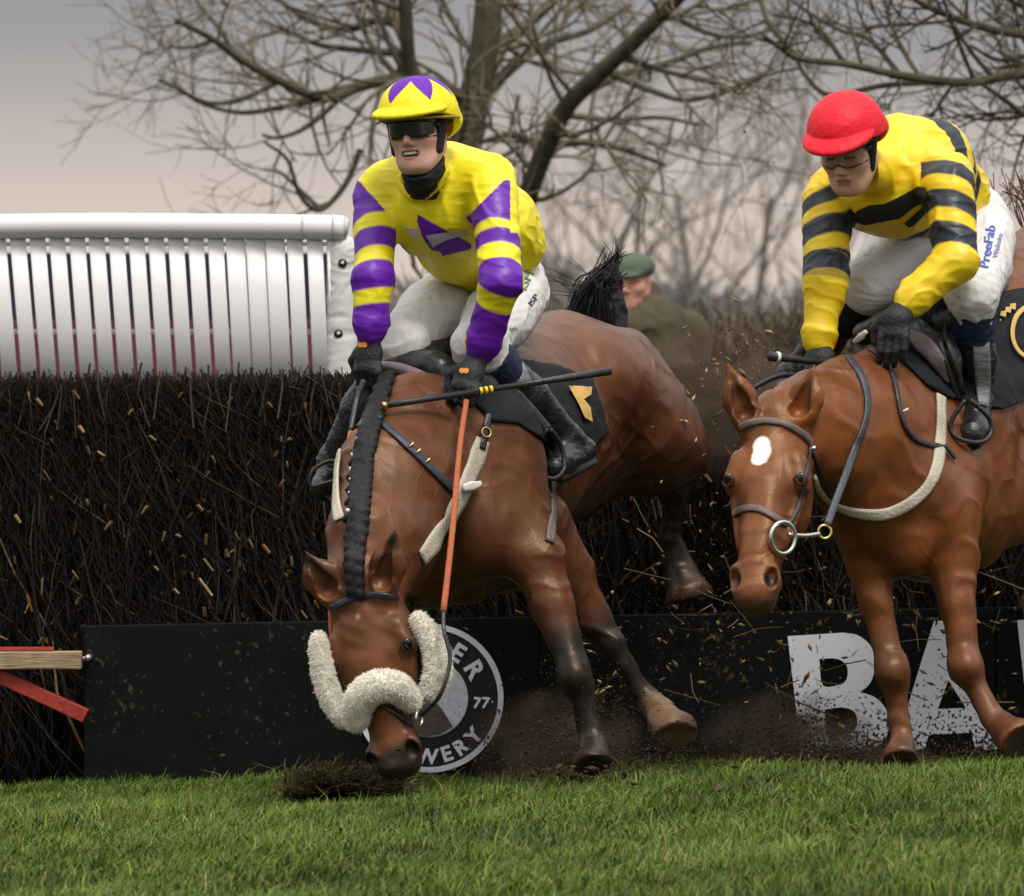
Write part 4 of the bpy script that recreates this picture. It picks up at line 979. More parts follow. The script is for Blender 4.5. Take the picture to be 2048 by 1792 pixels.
def goggles(h, mat, parent, sc=1.):
    mb = MB(); vs = []; nu, nv = 24, 8
    for i in range(nu + 1):
        a = (i / nu - .5) * 2 * 1.15
        for j in range(nv + 1):
            v = j / nv - .5; droop = -.010 * math.cos(a * 2.7) * (v < 0) * -v * 2
            hh = .0255 * (1 - .35 * abs(i / nu - .5) ** 3 * 8) * (1 - (.5 * math.exp(-((i / nu - .5) / .10) ** 2) if v < 0 else 0))
            vs.append(h(.081 * math.sin(a), .020 + .098 * math.cos(a), .009 + v * 2 * hh))
    fs = [(i * (nv + 1) + j, (i + 1) * (nv + 1) + j, (i + 1) * (nv + 1) + j + 1, i * (nv + 1) + j + 1) for i in range(nu) for j in range(nv)]
    mb.add(vs, fs); o = mb.build('goggles', mat, parent)
    sm = o.modifiers.new('thick', 'SOLIDIFY'); sm.thickness = .004
    m2 = MB()
    rim = [h(.081 * math.sin(a), .018 + .096 * math.cos(a), .009 + .0265) for a in np.linspace(-1.3, 1.3, 20)]
    m2.tube(rim, .0042, 8); m2.tube([h(.080 * math.sin(a), .018 + .095 * math.cos(a), .009 - .0255 + .014 * math.exp(-(a / .22) ** 2)) for a in np.linspace(-1.2, 1.2, 24)], .0028, 6)
    for q in (-1, 1): m2.tube([h(q * .078, .05, .018), h(q * .084, .0, .02), h(q * .08, -.05, .022)], .009, 6, flat=.3)
    m2.build('goggle_frame', m_rubber, o); return o

def jockey_one():
    root = V(900, 560, .6)
    J = dict(head=Frame(V(838, 262, .06), (-.34, -.92, -.08), (-.10, -.06, 1)),
             neckb=V(858, 378, .20), chest=V(905, 430, .34), pelvis=V(985, 560, .82),
             shR=V(752, 395, .30), elR=V(746, 555, .14), wrR=V(741, 668, .12), handR=V(737, 715, .12),
             shL=V(985, 395, .12), elL=V(1003, 565, -.06), wrL=V(960, 706, .02), handL=V(938, 752, -.02),
             hipR=V(935, 580, .82), kneeR=V(800, 690, .34), ankleR=V(668, 925, .62), toeR=V(640, 975, .50),
             hipL=V(1030, 585, .70), kneeL=V(955, 690, .17), ankleL=V(1135, 880, .44), toeL=V(1105, 938, .27), heelL=V(1176, 900, .50), heelR=V(668, 960, .72), mouth='open')
    fb, body, lo, hi = rider(J, root)
    body.name = 'person'; h = J['head']
    tag(body, 'jockey in yellow and purple silks with dark goggles, riding the bay horse', 'person')
    P = verts_of(body).astype(float); c = np.tile(np.array((.62, .36, .27)), (len(P), 1))
    q = (P - h.c) @ h.m.T
    lip = ((q[:, 0] / .031) ** 2 + ((q[:, 2] + .066) / .0165) ** 2 < 1) & (q[:, 1] > .080); c[lip] = (.48, .19, .155); inn = (np.abs(q[:, 0]) < .026) & (np.abs(q[:, 2] + .064) < .009) & (q[:, 1] < .0935) & (q[:, 1] > .06); c[inn] = (.06, .012, .01)
    ch = np.exp(-((np.abs(q[:, 0]) - .045) ** 2 + (q[:, 2] + .03) ** 2) / .0005) * (q[:, 1] > .03); c = c * (1 - .35 * ch[:, None]) + np.array((.62, .22, .17)) * .35 * ch[:, None]
    attr(body, 'paint', c)
    mb = MB()
    for i in range(8): mb.box(h(-.0224 + i * .0064, .0915 - 10 * (-.0224 + i * .0064) ** 2, -.0622 + 4 * (-.0224 + i * .0064) ** 2), (.0030, .003, .0046), h.m)
    mb.build('teeth', m_teeth, body, bevel=.001)
    # jacket
    f = Field(lo, hi, .0042); r = lambda x, y=.2: R(x, y)
    sp = nrm(J['pelvis'] - J['chest'])
    f.ell(V(890, 415, .30), (.195, .15, .165), None, .05)
    f.cap(V(880, 395, .26), V(965, 500, .66), .135, .155, .06)
    f.ell(V(985, 455, .55), (.145, .2, .15), None, .06)
    f.ell(V(1000, 490, .66), (.135, .16, .115), None, .05)
    f.ell(V(905, 480, .46), (.11, .15, .125), None, .06)
    f.cap(V(775, 370, .30), V(850, 335, .26), r(50), r(40), .05); f.cap(V(850, 345, .26), V(975, 365, .18), r(52), r(58), .05)
    f.cap(V(905, 318, .32), V(985, 350, .3), r(30), r(40), .06)
    f.cap(J['neckb'], h(0, -.03, -.1), .072, .066, .02)
    f.plane(V(898, 545, .7), np.array((-.15, -.05, -1.)) + sp * .8)
    f.chain([J['shR'], J['elR'], lerp(J['elR'], J['wrR'], .86)], [r(45), r(39), r(34)], .03); f.cap(lerp(J['elR'], J['wrR'], .84), J['wrR'], r(36), r(26), .012)
    f.chain([J['shL'], J['elL'], lerp(J['elL'], J['wrL'], .86)], [r(51), r(40), r(35)], .03); f.cap(lerp(J['elL'], J['wrL'], .84), J['wrL'], r(37), r(26), .012)
    f.noise(folds(3, .0056, .17, 3, [(.7, .2, .5), (-.5, .2, .8), (.1, .1, 1)])); f.noise(folds(4, .0022, .08, 4, [(0, 0, 1), (.4, 0, 1)]))
    # open neck
    f.cap(h(0, .02, -.16), h(0, .0, -.02), .062, .09, .008, op='sub')
    jk = f.mesh('racing_jacket', m_silk, body)
    P = verts_of(jk).astype(float)
    col = np.tile(np.array(YEL1), (len(P), 1)); Y_, U_ = YEL1, PUR
    arms = []
    for q_, ed, cl in (('R', (449, 475, 513, 542, 581, 611), (U_, Y_, U_, Y_, U_, Y_, U_)), ('L', (463, 481, 507, 539, 577, 612), (U_, Y_, U_, Y_, U_, Y_, U_))):
        pts = [J['sh' + q_], J['el' + q_], J['wr' + q_]]; t, d = seg_t(P, pts)
        L = np.cumsum([0] + [np.linalg.norm(pts[i + 1] - pts[i]) for i in range(2)]); L /= L[-1]
        pz = np.array([700 - (p[2] - CAMH) * FPX / (CAMD + p[1]) for p in pts]); ys = np.interp(t, L, pz)
        ys = ys + (P[:, 0] - np.interp(t, L, [p[0] for p in pts])) * (-45 if q_ == 'L' else 110)
        c_ = bands(ys, ed, cl)
        # the sleeve only: below the shoulder cap line
        px = 1024 + P[:, 0] / (CAMD + P[:, 1]) * FPX; py = 700 - (P[:, 2] - CAMH) * FPX / (CAMD + P[:, 1])
        if q_ == 'R': m = (d < r(66)) & (px < 800) & (((px - 718) * 1.12 + 362 < py)) & ((px < 770) | (py > 440)) & (px < 792)
        else: m = (d < r(66)) & (px > 932) & (px < 1046) & (py > 360 + np.maximum(1008 - px, 0) * 1.0) & ((px < 1021 + (py > 466) * 29)) & (P[:, 1] < J['elL'][1] + .34)
        col[m] = c_[m]
    attr(jk, 'paint', col)
    tr = bvh([jk])
    m_p = material('purple_print', PUR, rough=.55, vary=.1); m_g = material('grey_print', (.42, .38, .44), rough=.55, vary=.1)
    zz = lambda pts: [Z1(*p) for p in pts]
    decal('print', zz([(820, 955), (850, 1020), (925, 1065), (865, 1080), (910, 1160), (985, 1115), (1070, 1130), (1150, 1140), (1150, 1168), (1050, 1165), (1000, 1180), (975, 1210), (960, 1185), (905, 1175), (850, 1095), (820, 1000)]), tr, m_p, jk, .0035)
    decal('print', zz([(735, 1040), (815, 1045), (840, 1105), (800, 1098)]), tr, m_g, jk, .003)
    decal('print', zz([(872, 1080), (1128, 1045), (1118, 1075), (990, 1112), (915, 1152)]), tr, m_g, jk, .0065)
    # collar, placket button
    m_col = material('collar_silk', YEL1, rough=.5, vary=.08, bump=.3, bscale=30)
    for pts in ([(800, 352), (806, 375), (826, 392), (838, 392)], [(838, 392), (858, 386), (880, 366), (892, 340)]):
        Pp, Nn = lay(tr, pts, 8, .006); 
        if len(Pp) > 3: strap('collar', Pp, Nn, .026, .006, m_col, jk)
    p_, n_ = cast(tr, 839, 396); mb = MB(); mb.tube([p_, p_ - np.array((0, .008, 0))], .008, 12); mb.build('button', m_rubber, jk)
    # snood
    f = Field(h.c - .2, h.c + .2, .004); f.cap(V(853, 385, .18), h(0, .0, -.09), .066, .062, .02); f.cap(h(0, .03, -.12), h(0, -.02, -.10), .055, .06, .02); f.noise(folds(9, .003, .04)); f.plane(h(0, 0, -.098), h.u + h.f * .55)
    f.mesh('snood', m_black, body)
    # breeches
    lo2, hi2 = box_of([J[k] for k in ('pelvis', 'hipR', 'hipL', 'kneeR', 'kneeL')], .2); f = Field(lo2, hi2, .0045)
    f.ell(V(985, 560, .80), (.165, .16, .13), None, .05)
    f.chain([J['hipR'], lerp(J['hipR'], J['kneeR'], .5), J['kneeR']], [r(80), r(72), r(56)], .04)
    f.chain([J['hipL'], lerp(J['hipL'], J['kneeL'], .5), J['kneeL']], [r(70), r(64), r(50)], .03)
    f.cap(J['kneeL'], lerp(J['kneeL'], J['ankleL'], .25), r(50), r(40), .03); f.cap(J['kneeR'], lerp(J['kneeR'], J['ankleR'], .2), r(56), r(42), .03)
    f.cap(V(1040, 600, .55), V(1015, 650, .35), r(46), r(40), .05)
    f.noise(folds(21, .0045, .11, 4)); f.noise(folds(22, .0018, .06, 3))
    br = f.mesh('breeches', m_breech, body)
    tr = bvh([br])
    m_gt = material('green_print', (.06, .20, .06), rough=.6, vary=.2); m_bt = material('navy_print', (.02, .03, .09), rough=.6, vary=.2)
    text_decal('print', 'ISH', Z1(1492, 1440), (9, -20), (-18, -8), tr, m_gt, br, 1.3)
    text_decal('print', 'ISP', Z1(1530, 1535), (9, -13), (-10, -7), tr, m_bt, br, 1.3)
    # boots and the navy knee cuffs
    for q_ in 'LR':
        k2 = lerp(J['knee' + q_], J['ankle' + q_], .13); f = Field(*box_of([J['knee' + q_], J['ankle' + q_]], .1), .0045)
        f.cap(k2, lerp(J['knee' + q_], J['ankle' + q_], .34), r(50), r(44), .02); f.plane(k2, J['knee' + q_] - J['ankle' + q_]); f.noise(folds(31, .002, .04)); f.mesh('sock', m_navy, body)
        o = boot('boot', lerp(J['knee' + q_], J['ankle' + q_], .3), J['ankle' + q_], J['heel' + q_], J['toe' + q_], body, r=(r(44), r(32)))
    ts = bvh([o for o in body.children if o.name.startswith('boot')])
    Pp, Nn = lay(ts, [(1012, 718), (1035, 738), (1048, 770)], 6, .003)
    if len(Pp) > 3: strap('boot_lining', Pp, Nn, .055, .006, m_bootgrey, body)
    # gloves
    for q_, fw, ac, cu, gp in (('R', (-.05, -.35, -.9), (.85, -.45, -.1), (.35, .8, -.3), .95), ('L', (-.25, -.45, -.85), (.80, -.35, -.3), (-.15, .85, -.25), .95)):
        pc = J['hand' + q_]; f = Field(*box_of([pc, J['wr' + q_]], .13), .003)
        add_hand(f, lerp(J['wr' + q_], pc, .25), pc + nrm(fw) * .006, fw, ac, cu, 1.12, gp)
        f.plane(lerp(J['wr' + q_], pc, .30), J['wr' + q_] - pc)
        g = f.mesh('glove', m_glove, body); tg = bvh([g])
        lx, ly = (Z2(845, 205) if q_ == 'L' else Z2(362, 82))
        for dx in (-4, 4): decal('print', [(lx + dx + 5.5 * math.cos(a), ly + 5.5 * math.sin(a)) for a in np.linspace(0, 6.28, 10)[:-1]], tg, m_orange, g, .002)
    # sleeve end of the left arm is cut by its glove; helmet
    def star(Q):
        r_ = np.hypot(Q[:, 0], Q[:, 1] * .85); a = np.arctan2(Q[:, 0], Q[:, 1]); el = np.arctan2(Q[:, 2], r_)
        tri = np.abs(((a * 6 / (2 * math.pi) + .30) % 1) - .5) * 2
        m = el > math.radians(62) - tri ** 1.0 * math.radians(42)
        c = np.tile(np.array(YEL1), (len(Q), 1)); c[m] = PUR; return c
    hc = helmet(h, star, m_cap, body)
    f = Field(h.c - .2, h.c + .22, .0035)                               # the black skull cap showing under the silk
    f.ell(h(0, -.006, .045), (.108, .128, .115), h.m, .01); f.ell(h(0, .012, .0), (.091, .105, .075), h.m, .02)
    f.plane(h(0, .0, .062), h.u); f.plane(h(0, .05, .034), -h.u + h.f * .12)
    f.mesh('skull_cap', m_black, body)
    p = h(.0, .121, .046); mb = MB(); 
    for i in range(1): mb.box(h(.0, .1235, .047), (.020, .003, .0045), h.m)
    mb.build('maker_plate', m_bootgrey, body, bevel=.002)
    for q_ in (-1, 1):                                                  # ear covers and chin strap
        f = Field(h.c - .2, h.c + .2, .0035); f.cap(h(q_ * .079, .005, .03), h(q_ * .070, .028, -.06), .020, .013, .02, (h.f, 1.5)); f.mesh('ear_cover', m_black, body)
    mb = MB(); mb.tube(spline([h(-.072, .02, -.05), h(-.05, .045, -.098), h(0, .06, -.126), h(.05, .045, -.098), h(.072, .02, -.05)], 5), .008, 8, flat=.4); mb.build('chin_strap', m_rubber, body)
    goggles(h, m_lens, body)
    mb = MB(); mb.tube(spline([h(-.118, .04, .035), h(-.07, .118, .042), h(0, .148, .044), h(.07, .118, .042), h(.118, .03, .036), h(.124, -.03, .03)], 6), .004, 6); mb.build('goggle_strap', material('dull_gold', (.3, .2, .03), vary=.1), body)
    return J, body

def jockey_two():
    J = dict(head=Frame(V(1698, 296, .02), (-.33, -.82, -.46), (-.20, -.40, .89)),
             neckb=V(1762, 345, .22), chest=V(1790, 390, .38), pelvis=V(1900, 470, .95),
             shR=V(1655, 400, .34), elR=V(1652, 560, .20), wrR=V(1637, 688, .16), handR=V(1640, 722, .13),
             shL=V(1895, 375, .14), elL=V(1912, 520, .02), wrL=V(1815, 605, -.02), handL=V(1790, 645, -.06),
             hipR=V(1860, 490, .95), kneeR=V(1735, 575, .42), ankleR=V(1590, 752, .62), toeR=V(1562, 800, .50), heelR=V(1602, 790, .72),
             hipL=V(1968, 470, .80), kneeL=V(1945, 590, .18), ankleL=V(1958, 800, .32), toeL=V(1942, 868, .10), heelL=V(1962, 850, .40))
    fb, body, lo, hi = rider(J, V(1800, 500, .6)); h = J['head']
    body.name = 'person'; tag(body, 'jockey in yellow and navy hooped silks and red cap, looking down, riding the chestnut horse', 'person')
    P = verts_of(body).astype(float); c = np.tile(np.array((.58, .33, .24)), (len(P), 1)); q = (P - h.c) @ h.m.T
    lip = ((q[:, 0] / .026) ** 2 + ((q[:, 2] + .066) / .012) ** 2 < 1) & (q[:, 1] > .088); c[lip] = (.36, .15, .12)
    for s_ in (-1, 1):
        e_ = (np.abs(q[:, 0] - s_ * .031) < .016) & (np.abs(q[:, 2] - .007) < .003) & (q[:, 1] > .07); c[e_] = (.05, .03, .025)
        e_ = (np.abs(q[:, 0] - s_ * .032) < .020) & (np.abs(q[:, 2] - .031) < .004) & (q[:, 1] > .07); c[e_] = (.12, .07, .05)
    attr(body, 'paint', c)
    f = Field(lo, hi, .0042); r = lambda x, y=.2: R(x, y)
    f.ell(V(1775, 375, .34), (.195, .17, .14), None, .05)
    f.cap(V(1790, 330, .36), V(1890, 390, .80), .135, .14, .06)
    f.ell(V(1865, 330, .58), (.13, .24, .125), None, .06)
    f.ell(V(1800, 410, .44), (.13, .15, .105), None, .06)
    f.cap(V(1690, 375, .36), V(1770, 320, .36), r(60), r(60), .05); f.cap(V(1780, 330, .36), V(1885, 360, .22), r(62), r(64), .05)
    f.cap(V(1790, 275, .42), V(1870, 290, .5), r(45), r(48), .06)
    f.cap(J['neckb'], h(0, -.04, -.09), .078, .068, .02)
    f.plane(V(1860, 470, .8), np.array((.3, .25, -1.)))
    f.chain([J['shR'], J['elR'], lerp(J['elR'], J['wrR'], .9)], [r(51), r(43), r(33)], .03); f.cap(lerp(J['elR'], J['wrR'], .85), J['wrR'], r(36), r(28), .012)
    f.chain([J['shL'], J['elL'], lerp(J['elL'], J['wrL'], .9)], [r(54), r(42), r(34)], .03); f.cap(lerp(J['elL'], J['wrL'], .85), J['wrL'], r(36), r(29), .012)
    f.noise(folds(43, .0056, .17, 3, [(.7, .2, .5), (-.6, .2, .7), (.2, .1, 1)])); f.noise(folds(44, .0030, .075, 4, [(.5, 0, 1), (-.3, 0, 1)]))
    f.cap(h(0, .02, -.15), h(0, .0, -.02), .064, .09, .008, op='sub')
    jk = f.mesh('racing_jacket', m_silk, body)
    P = verts_of(jk).astype(float); col = np.tile(np.array(YEL2), (len(P), 1)); Y_, N_ = YEL2, NAVY
    px = 1024 + P[:, 0] / (CAMD + P[:, 1]) * FPX; py = 700 - (P[:, 2] - CAMH) * FPX / (CAMD + P[:, 1])
    # body hoops follow the distance down the spine
    ax = nrm(V(1890, 430, .80) - V(1770, 330, .3)); w = (P - V(1770, 330, .3)) @ ax
    hoop = ((w > .135) & (w < .205)) | ((w > .27) & (w < .34)) | ((w > .40) & (w < .47)); hoop &= (px > 1690)
    col[hoop] = N_
    for q_, ed, cl, sl_, lim in (('R', (402, 430, 451, 490, 520, 560), (Y_, N_, Y_, N_, Y_, N_, Y_), 150, 1712), ('L', (338, 376, 404, 440, 466, 506), (Y_, N_, Y_, N_, Y_, N_, Y_), -170, 0)):
        pts = [J['sh' + q_] - (J['el' + q_] - J['sh' + q_]) * .4, J['el' + q_], J['wr' + q_]]; t, d = seg_t(P, pts)
        L = np.cumsum([0] + [np.linalg.norm(pts[i + 1] - pts[i]) for i in range(2)]); L /= L[-1]
        pz = np.array([700 - (p[2] - CAMH) * FPX / (CAMD + p[1]) for p in pts]); ys = np.interp(t, L, pz)
        xo = P[:, 0] - np.interp(t, L, [p[0] for p in pts]); ys = ys + np.where(ys < 520, xo * sl_, 0)
        m = (d < r(70)) & ((px < lim) if lim else ((px > 1842) & (px < 1957) & (P[:, 1] < .45)))
        if not lim: m |= (d < r(50)) & (py > 490)
        col[m] = bands(ys, ed, cl)[m]
    attr(jk, 'paint', col)
    tr = bvh([jk]); m_n = material('navy_print_silk', NAVY, rough=.55, vary=.15)
    zz = lambda pts: [Z4(*p) for p in pts]
    decal('print', zz([(965, 860), (1010, 800), (1080, 770), (1180, 760), (1260, 720), (1390, 655), (1440, 660), (1450, 740), (1360, 780), (1270, 850), (1180, 865), (1060, 890)]), tr, m_n, jk, .004)
    decal('print', zz([(1300, 880), (1390, 800), (1440, 760), (1450, 800), (1360, 890), (1330, 905)]), tr, m_n, jk, .004)
    # breeches
    lo2, hi2 = box_of([J[k] for k in ('pelvis', 'hipR', 'hipL', 'kneeR', 'kneeL')], .2); f = Field(lo2, hi2, .0045)
    f.ell(V(1925, 450, .98), (.155, .16, .14), None, .05)
    f.chain([J['hipR'], lerp(J['hipR'], J['kneeR'], .5), J['kneeR']], [r(85), r(80), r(58)], .04)
    f.chain([J['hipL'], lerp(J['hipL'], J['kneeL'], .5), J['kneeL']], [r(66), r(64), r(52)], .03)
    f.cap(J['kneeL'], lerp(J['kneeL'], J['ankleL'], .2), r(52), r(42), .03)
    f.noise(folds(61, .0045, .11, 4)); f.noise(folds(62, .0018, .06, 3))
    br = f.mesh('breeches', m_breech, body); tr = bvh([br])
    m_bt = material('blue_print', (.05, .10, .42), rough=.6, vary=.2)
    text_decal('print', 'PreeFab', Z4(1822, 1172), (4.0, -23), (-22, -4.5), tr, m_bt, br, 1.15)
    text_decal('print', 'Website', Z4(1878, 1105), (3, -13), (-13, -3), tr, m_bt, br, 1.1, .0)
    for q_ in 'LR':
        k2 = lerp(J['knee' + q_], J['ankle' + q_], .04); f = Field(*box_of([J['knee' + q_], J['ankle' + q_]], .1), .0045)
        f.cap(k2, lerp(J['knee' + q_], J['ankle' + q_], .38), r(51), r(40), .02); f.plane(k2, J['knee' + q_] - J['ankle' + q_]); f.noise(folds(71, .003, .045)); f.mesh('sock', m_navy if q_ == 'L' else m_black, body)
        boot('boot', lerp(J['knee' + q_], J['ankle' + q_], .36), J['ankle' + q_], J['heel' + q_], J['toe' + q_], body, r=(r(38), r(31)), mat=m_boot, fs=1.28)
    ts = bvh([o for o in body.children if o.name.startswith('boot')])
    Pp, Nn = lay(ts, [(1962, 672), (1964, 720), (1966, 765), (1966, 812)], 6, .002)
    if len(Pp) > 3: strap('boot_panel', Pp, Nn, [.05, .056, .05, .036], .004, m_bootgrey, body)
    for q_, fw, ac, cu, gp in (('R', (-.15, -.5, -.8), (.8, -.45, .1), (.2, .75, -.4), .9), ('L', (-.12, -.30, -.95), (.92, -.30, .0), (.0, .75, -.35), .35)):
        pc = J['hand' + q_]; f = Field(*box_of([pc, J['wr' + q_]], .14), .003)
        add_hand(f, lerp(J['wr' + q_], pc, .2), pc + nrm(fw) * .006, fw, ac, cu, 1.15, gp)
        f.plane(lerp(J['wr' + q_], pc, .16), J['wr' + q_] - pc)
        f.mesh('glove', m_glove, body)
    red = lambda Q: np.tile(np.array((.72, .008, .022)), (len(Q), 1))
    helmet(h, red, m_cap, body, r=(.117, .136, .116), cz=.060)
    f = Field(h.c - .2, h.c + .22, .0035)
    f.ell(h(0, -.006, .045), (.104, .122, .115), h.m, .01); f.ell(h(0, .012, .0), (.088, .102, .075), h.m, .02)
    f.plane(h(0, .0, .062), h.u); f.plane(h(0, .05, .034), -h.u + h.f * .12)
    f.mesh('skull_cap', m_black, body)
    for s_ in (-1, 1):
        f = Field(h.c - .2, h.c + .2, .0035); f.cap(h(s_ * .078, .0, .03), h(s_ * .068, .022, -.06), .019, .011, .02, (h.f, 1.5)); f.mesh('ear_cover', m_black, body)
    mb = MB(); mb.tube(spline([h(-.072, .02, -.05), h(-.05, .045, -.098), h(0, .06, -.126), h(.05, .045, -.098), h(.072, .02, -.05)], 5), .006, 8, flat=.4); mb.build('chin_strap', m_rubber, body)
    m_gl = bpy.data.materials.new('clear_lens'); m_gl.use_nodes = True; b_ = m_gl.node_tree.nodes['Principled BSDF']; b_.inputs['Base Color'].default_value = (.03, .03, .028, 1); b_.inputs['Roughness'].default_value = .05; b_.inputs['Alpha'].default_value = .13
    goggles(h, m_gl, body)
    return J, body
# ---------------------------------------------------------------- horses with their tack
m_leather = material('dark_leather', (.022, .018, .02), rough=.42, spec=.5, vary=.3, bump=.3, bscale=60)
m_brownl = material('grey_brown_leather', (.12, .085, .075), rough=.5, spec=.45, vary=.2, bump=.3, bscale=60)
m_bluel = material('blue_black_leather', (.025, .03, .045), rough=.45, spec=.5, vary=.3, bump=.3, bscale=60)
m_cream = material('cream_webbing', (.46, .42, .33), rough=.75, vary=.12, vscale=30, bump=.4, bscale=120)
m_rein = material('orange_rein', (.40, .10, .032), rough=.65, vary=.2, vscale=60, bump=.5, bscale=200)
m_steel = material('steel', (.62, .63, .64), rough=.22, metal=1., vary=.05)
m_brass = material('brass', (.70, .50, .18), rough=.3, metal=1., vary=.05)
m_fleece = material('sheepskin', (.95, .90, .78), rough=.95, spec=.05, vary=.12, vscale=60, sheen=.4)
m_mane = material('dark_hair', (.009, .008, .009), rough=.6, spec=.25, vary=.4, vscale=30, bump=.7, bscale=50, bstretch=(1, 1, .25))
m_eye = material('eye', (.010, .006, .004), rough=.06, spec=.7, vary=0)
m_gold = material('gold_print', (.58, .36, .10), rough=.6, vary=.12)
m_sad = material('saddle_leather', (.012, .012, .014), rough=.38, spec=.5, vary=.4, bump=.35, bscale=30)
m_lin = material('mauve_lining', (.17, .125, .14), rough=.6, vary=.25, bump=.4, bscale=40)
m_cloth = material('saddlecloth', (.010, .012, .014), rough=.8, spec=.25, vary=.3, vscale=10, bump=.5, bscale=26)
m_bandw = material('white_elastic', (.7, .68, .62), rough=.6, vary=.05)

def torus(name, c, n, R_, r_, mat, parent, e=1., up=(0, 0, 1)):
    n = nrm(n); u = nrm(np.cross(n, up)); w = np.cross(u, n); K, M = 28, 8; vs = []
    for i in range(K):
        a = 2 * math.pi * i / K; d = u * math.cos(a) + w * math.sin(a) * e
        for j in range(M):
            b = 2 * math.pi * j / M; vs.append(np.asarray(c) + d * R_ + (nrm(d) * math.cos(b) + n * math.sin(b)) * r_)
    fs = [(i * M + j, ((i + 1) % K) * M + j, ((i + 1) % K) * M + (j + 1) % M, i * M + (j + 1) % M) for i in range(K) for j in range(M)]
    return mesh_obj(name, vs, fs, mat, parent)
def laid(name, tree, path, w, mat, parent, th=.005, lift=.003, n=8):
    P, N = lay(tree, path, n, lift)
    return strap(name, P, N, w, th, mat, parent) if len(P) > 3 else None
def tube(name, pts, rad, mat, parent, sides=8, flat=None, n=8):
    mb = MB(); mb.tube(spline(np.array(pts), n), rad, sides, flat); return mb.build(name, mat, parent)
def cloth_on(name, poly, tree, mat, parent, lift=.012, th=.008):
    o = decal(name, poly, tree, mat, parent, lift, 7); s_ = o.modifiers.new('thick', 'SOLIDIFY'); s_.thickness = th; s_.offset = -1
    t_ = bpy.data.textures.new(name, 'CLOUDS'); t_.noise_scale = .07; d_ = o.modifiers.new('ripple', 'DISPLACE'); d_.texture = t_; d_.strength = .012; d_.mid_level = .5
    return o
def fleece(name, pts, rad, parent):
    P = spline(np.array(pts), 6); f = Field(*box_of(P, max(rad) + .02), .0035); rr = np.interp(np.linspace(0, 1, len(P)), np.linspace(0, 1, len(rad)), rad); f.chain(list(P), list(rr), .008)
    f.noise(folds(16, .0022, .05, 5)); o = f.mesh(name, m_fleece, parent, 1); me = o.data
    g = np.random.default_rng(len(me.vertices)); Vv = verts_of(o).astype(float); Nn = np.empty(len(me.vertices) * 3, np.float32); me.vertices.foreach_get('normal', Nn); Nn = Nn.reshape(-1, 3)
    n = 14000; i = g.integers(0, len(Vv), n); b_ = Vv[i] + g.normal(0, .002, (n, 3)); d_ = Nn[i] * .0055 + g.normal(0, .0026, (n, 3)) + (0, 0, -.0012)
    tubes_obj('wool', [(np.stack([b_ - d_ * .2, b_ + d_ * .5 + g.normal(0, .0012, (n, 3)), b_ + d_], 1), np.full((n, 3), .0007) * np.array([1.2, 1, .5]), 3, None)], m_fleece, o); return o
def eyes(b, tree_h, body, hs_, lid):
    """the eye that faces the camera is set in the head where the photo shows it; the other mirrors it"""
    H_ = b['head']; P, F, N, Sd = H_['poll'], H_['F'], H_['N'], H_['S']; k_ = H_['s']; a, s_, c = .225 * k_, .112 * H_.get('w', 1.) * k_, .004 * k_
    for q in (1, -1):
        p = P + F * a + Sd * s_ * q + N * c; near, n_, _, _ = tree_h.find_nearest(Vector(p)); near, n_ = np.array(near), np.array(n_)
        f = Field(near - .05, near + .05, .002); f.ell(near - n_ * .0125, (.0185, .0145, .016), np.array([F, np.cross(F, n_), n_]), .002); e_ = f.mesh('eye', m_eye, body)
        for sg, mat in ((1, lid), (-1, lid)):
            w = nrm(np.cross(F, n_)); pts = [near + n_ * (-.001 - .008 * abs(t) ** 2) + F * .024 * t + w * sg * q * .017 * (1 - t * t) for t in np.linspace(-1, 1, 9)]
            mb = MB(); mb.tube(pts, [.002, .005, .006, .005, .002], 8); mb.build('eyelid', mat, e_)
def dpx(p): return 1024 + p[0] / (CAMD + p[1]) * FPX, HORY - (p[2] - CAMH) * FPX / (CAMD + p[1])

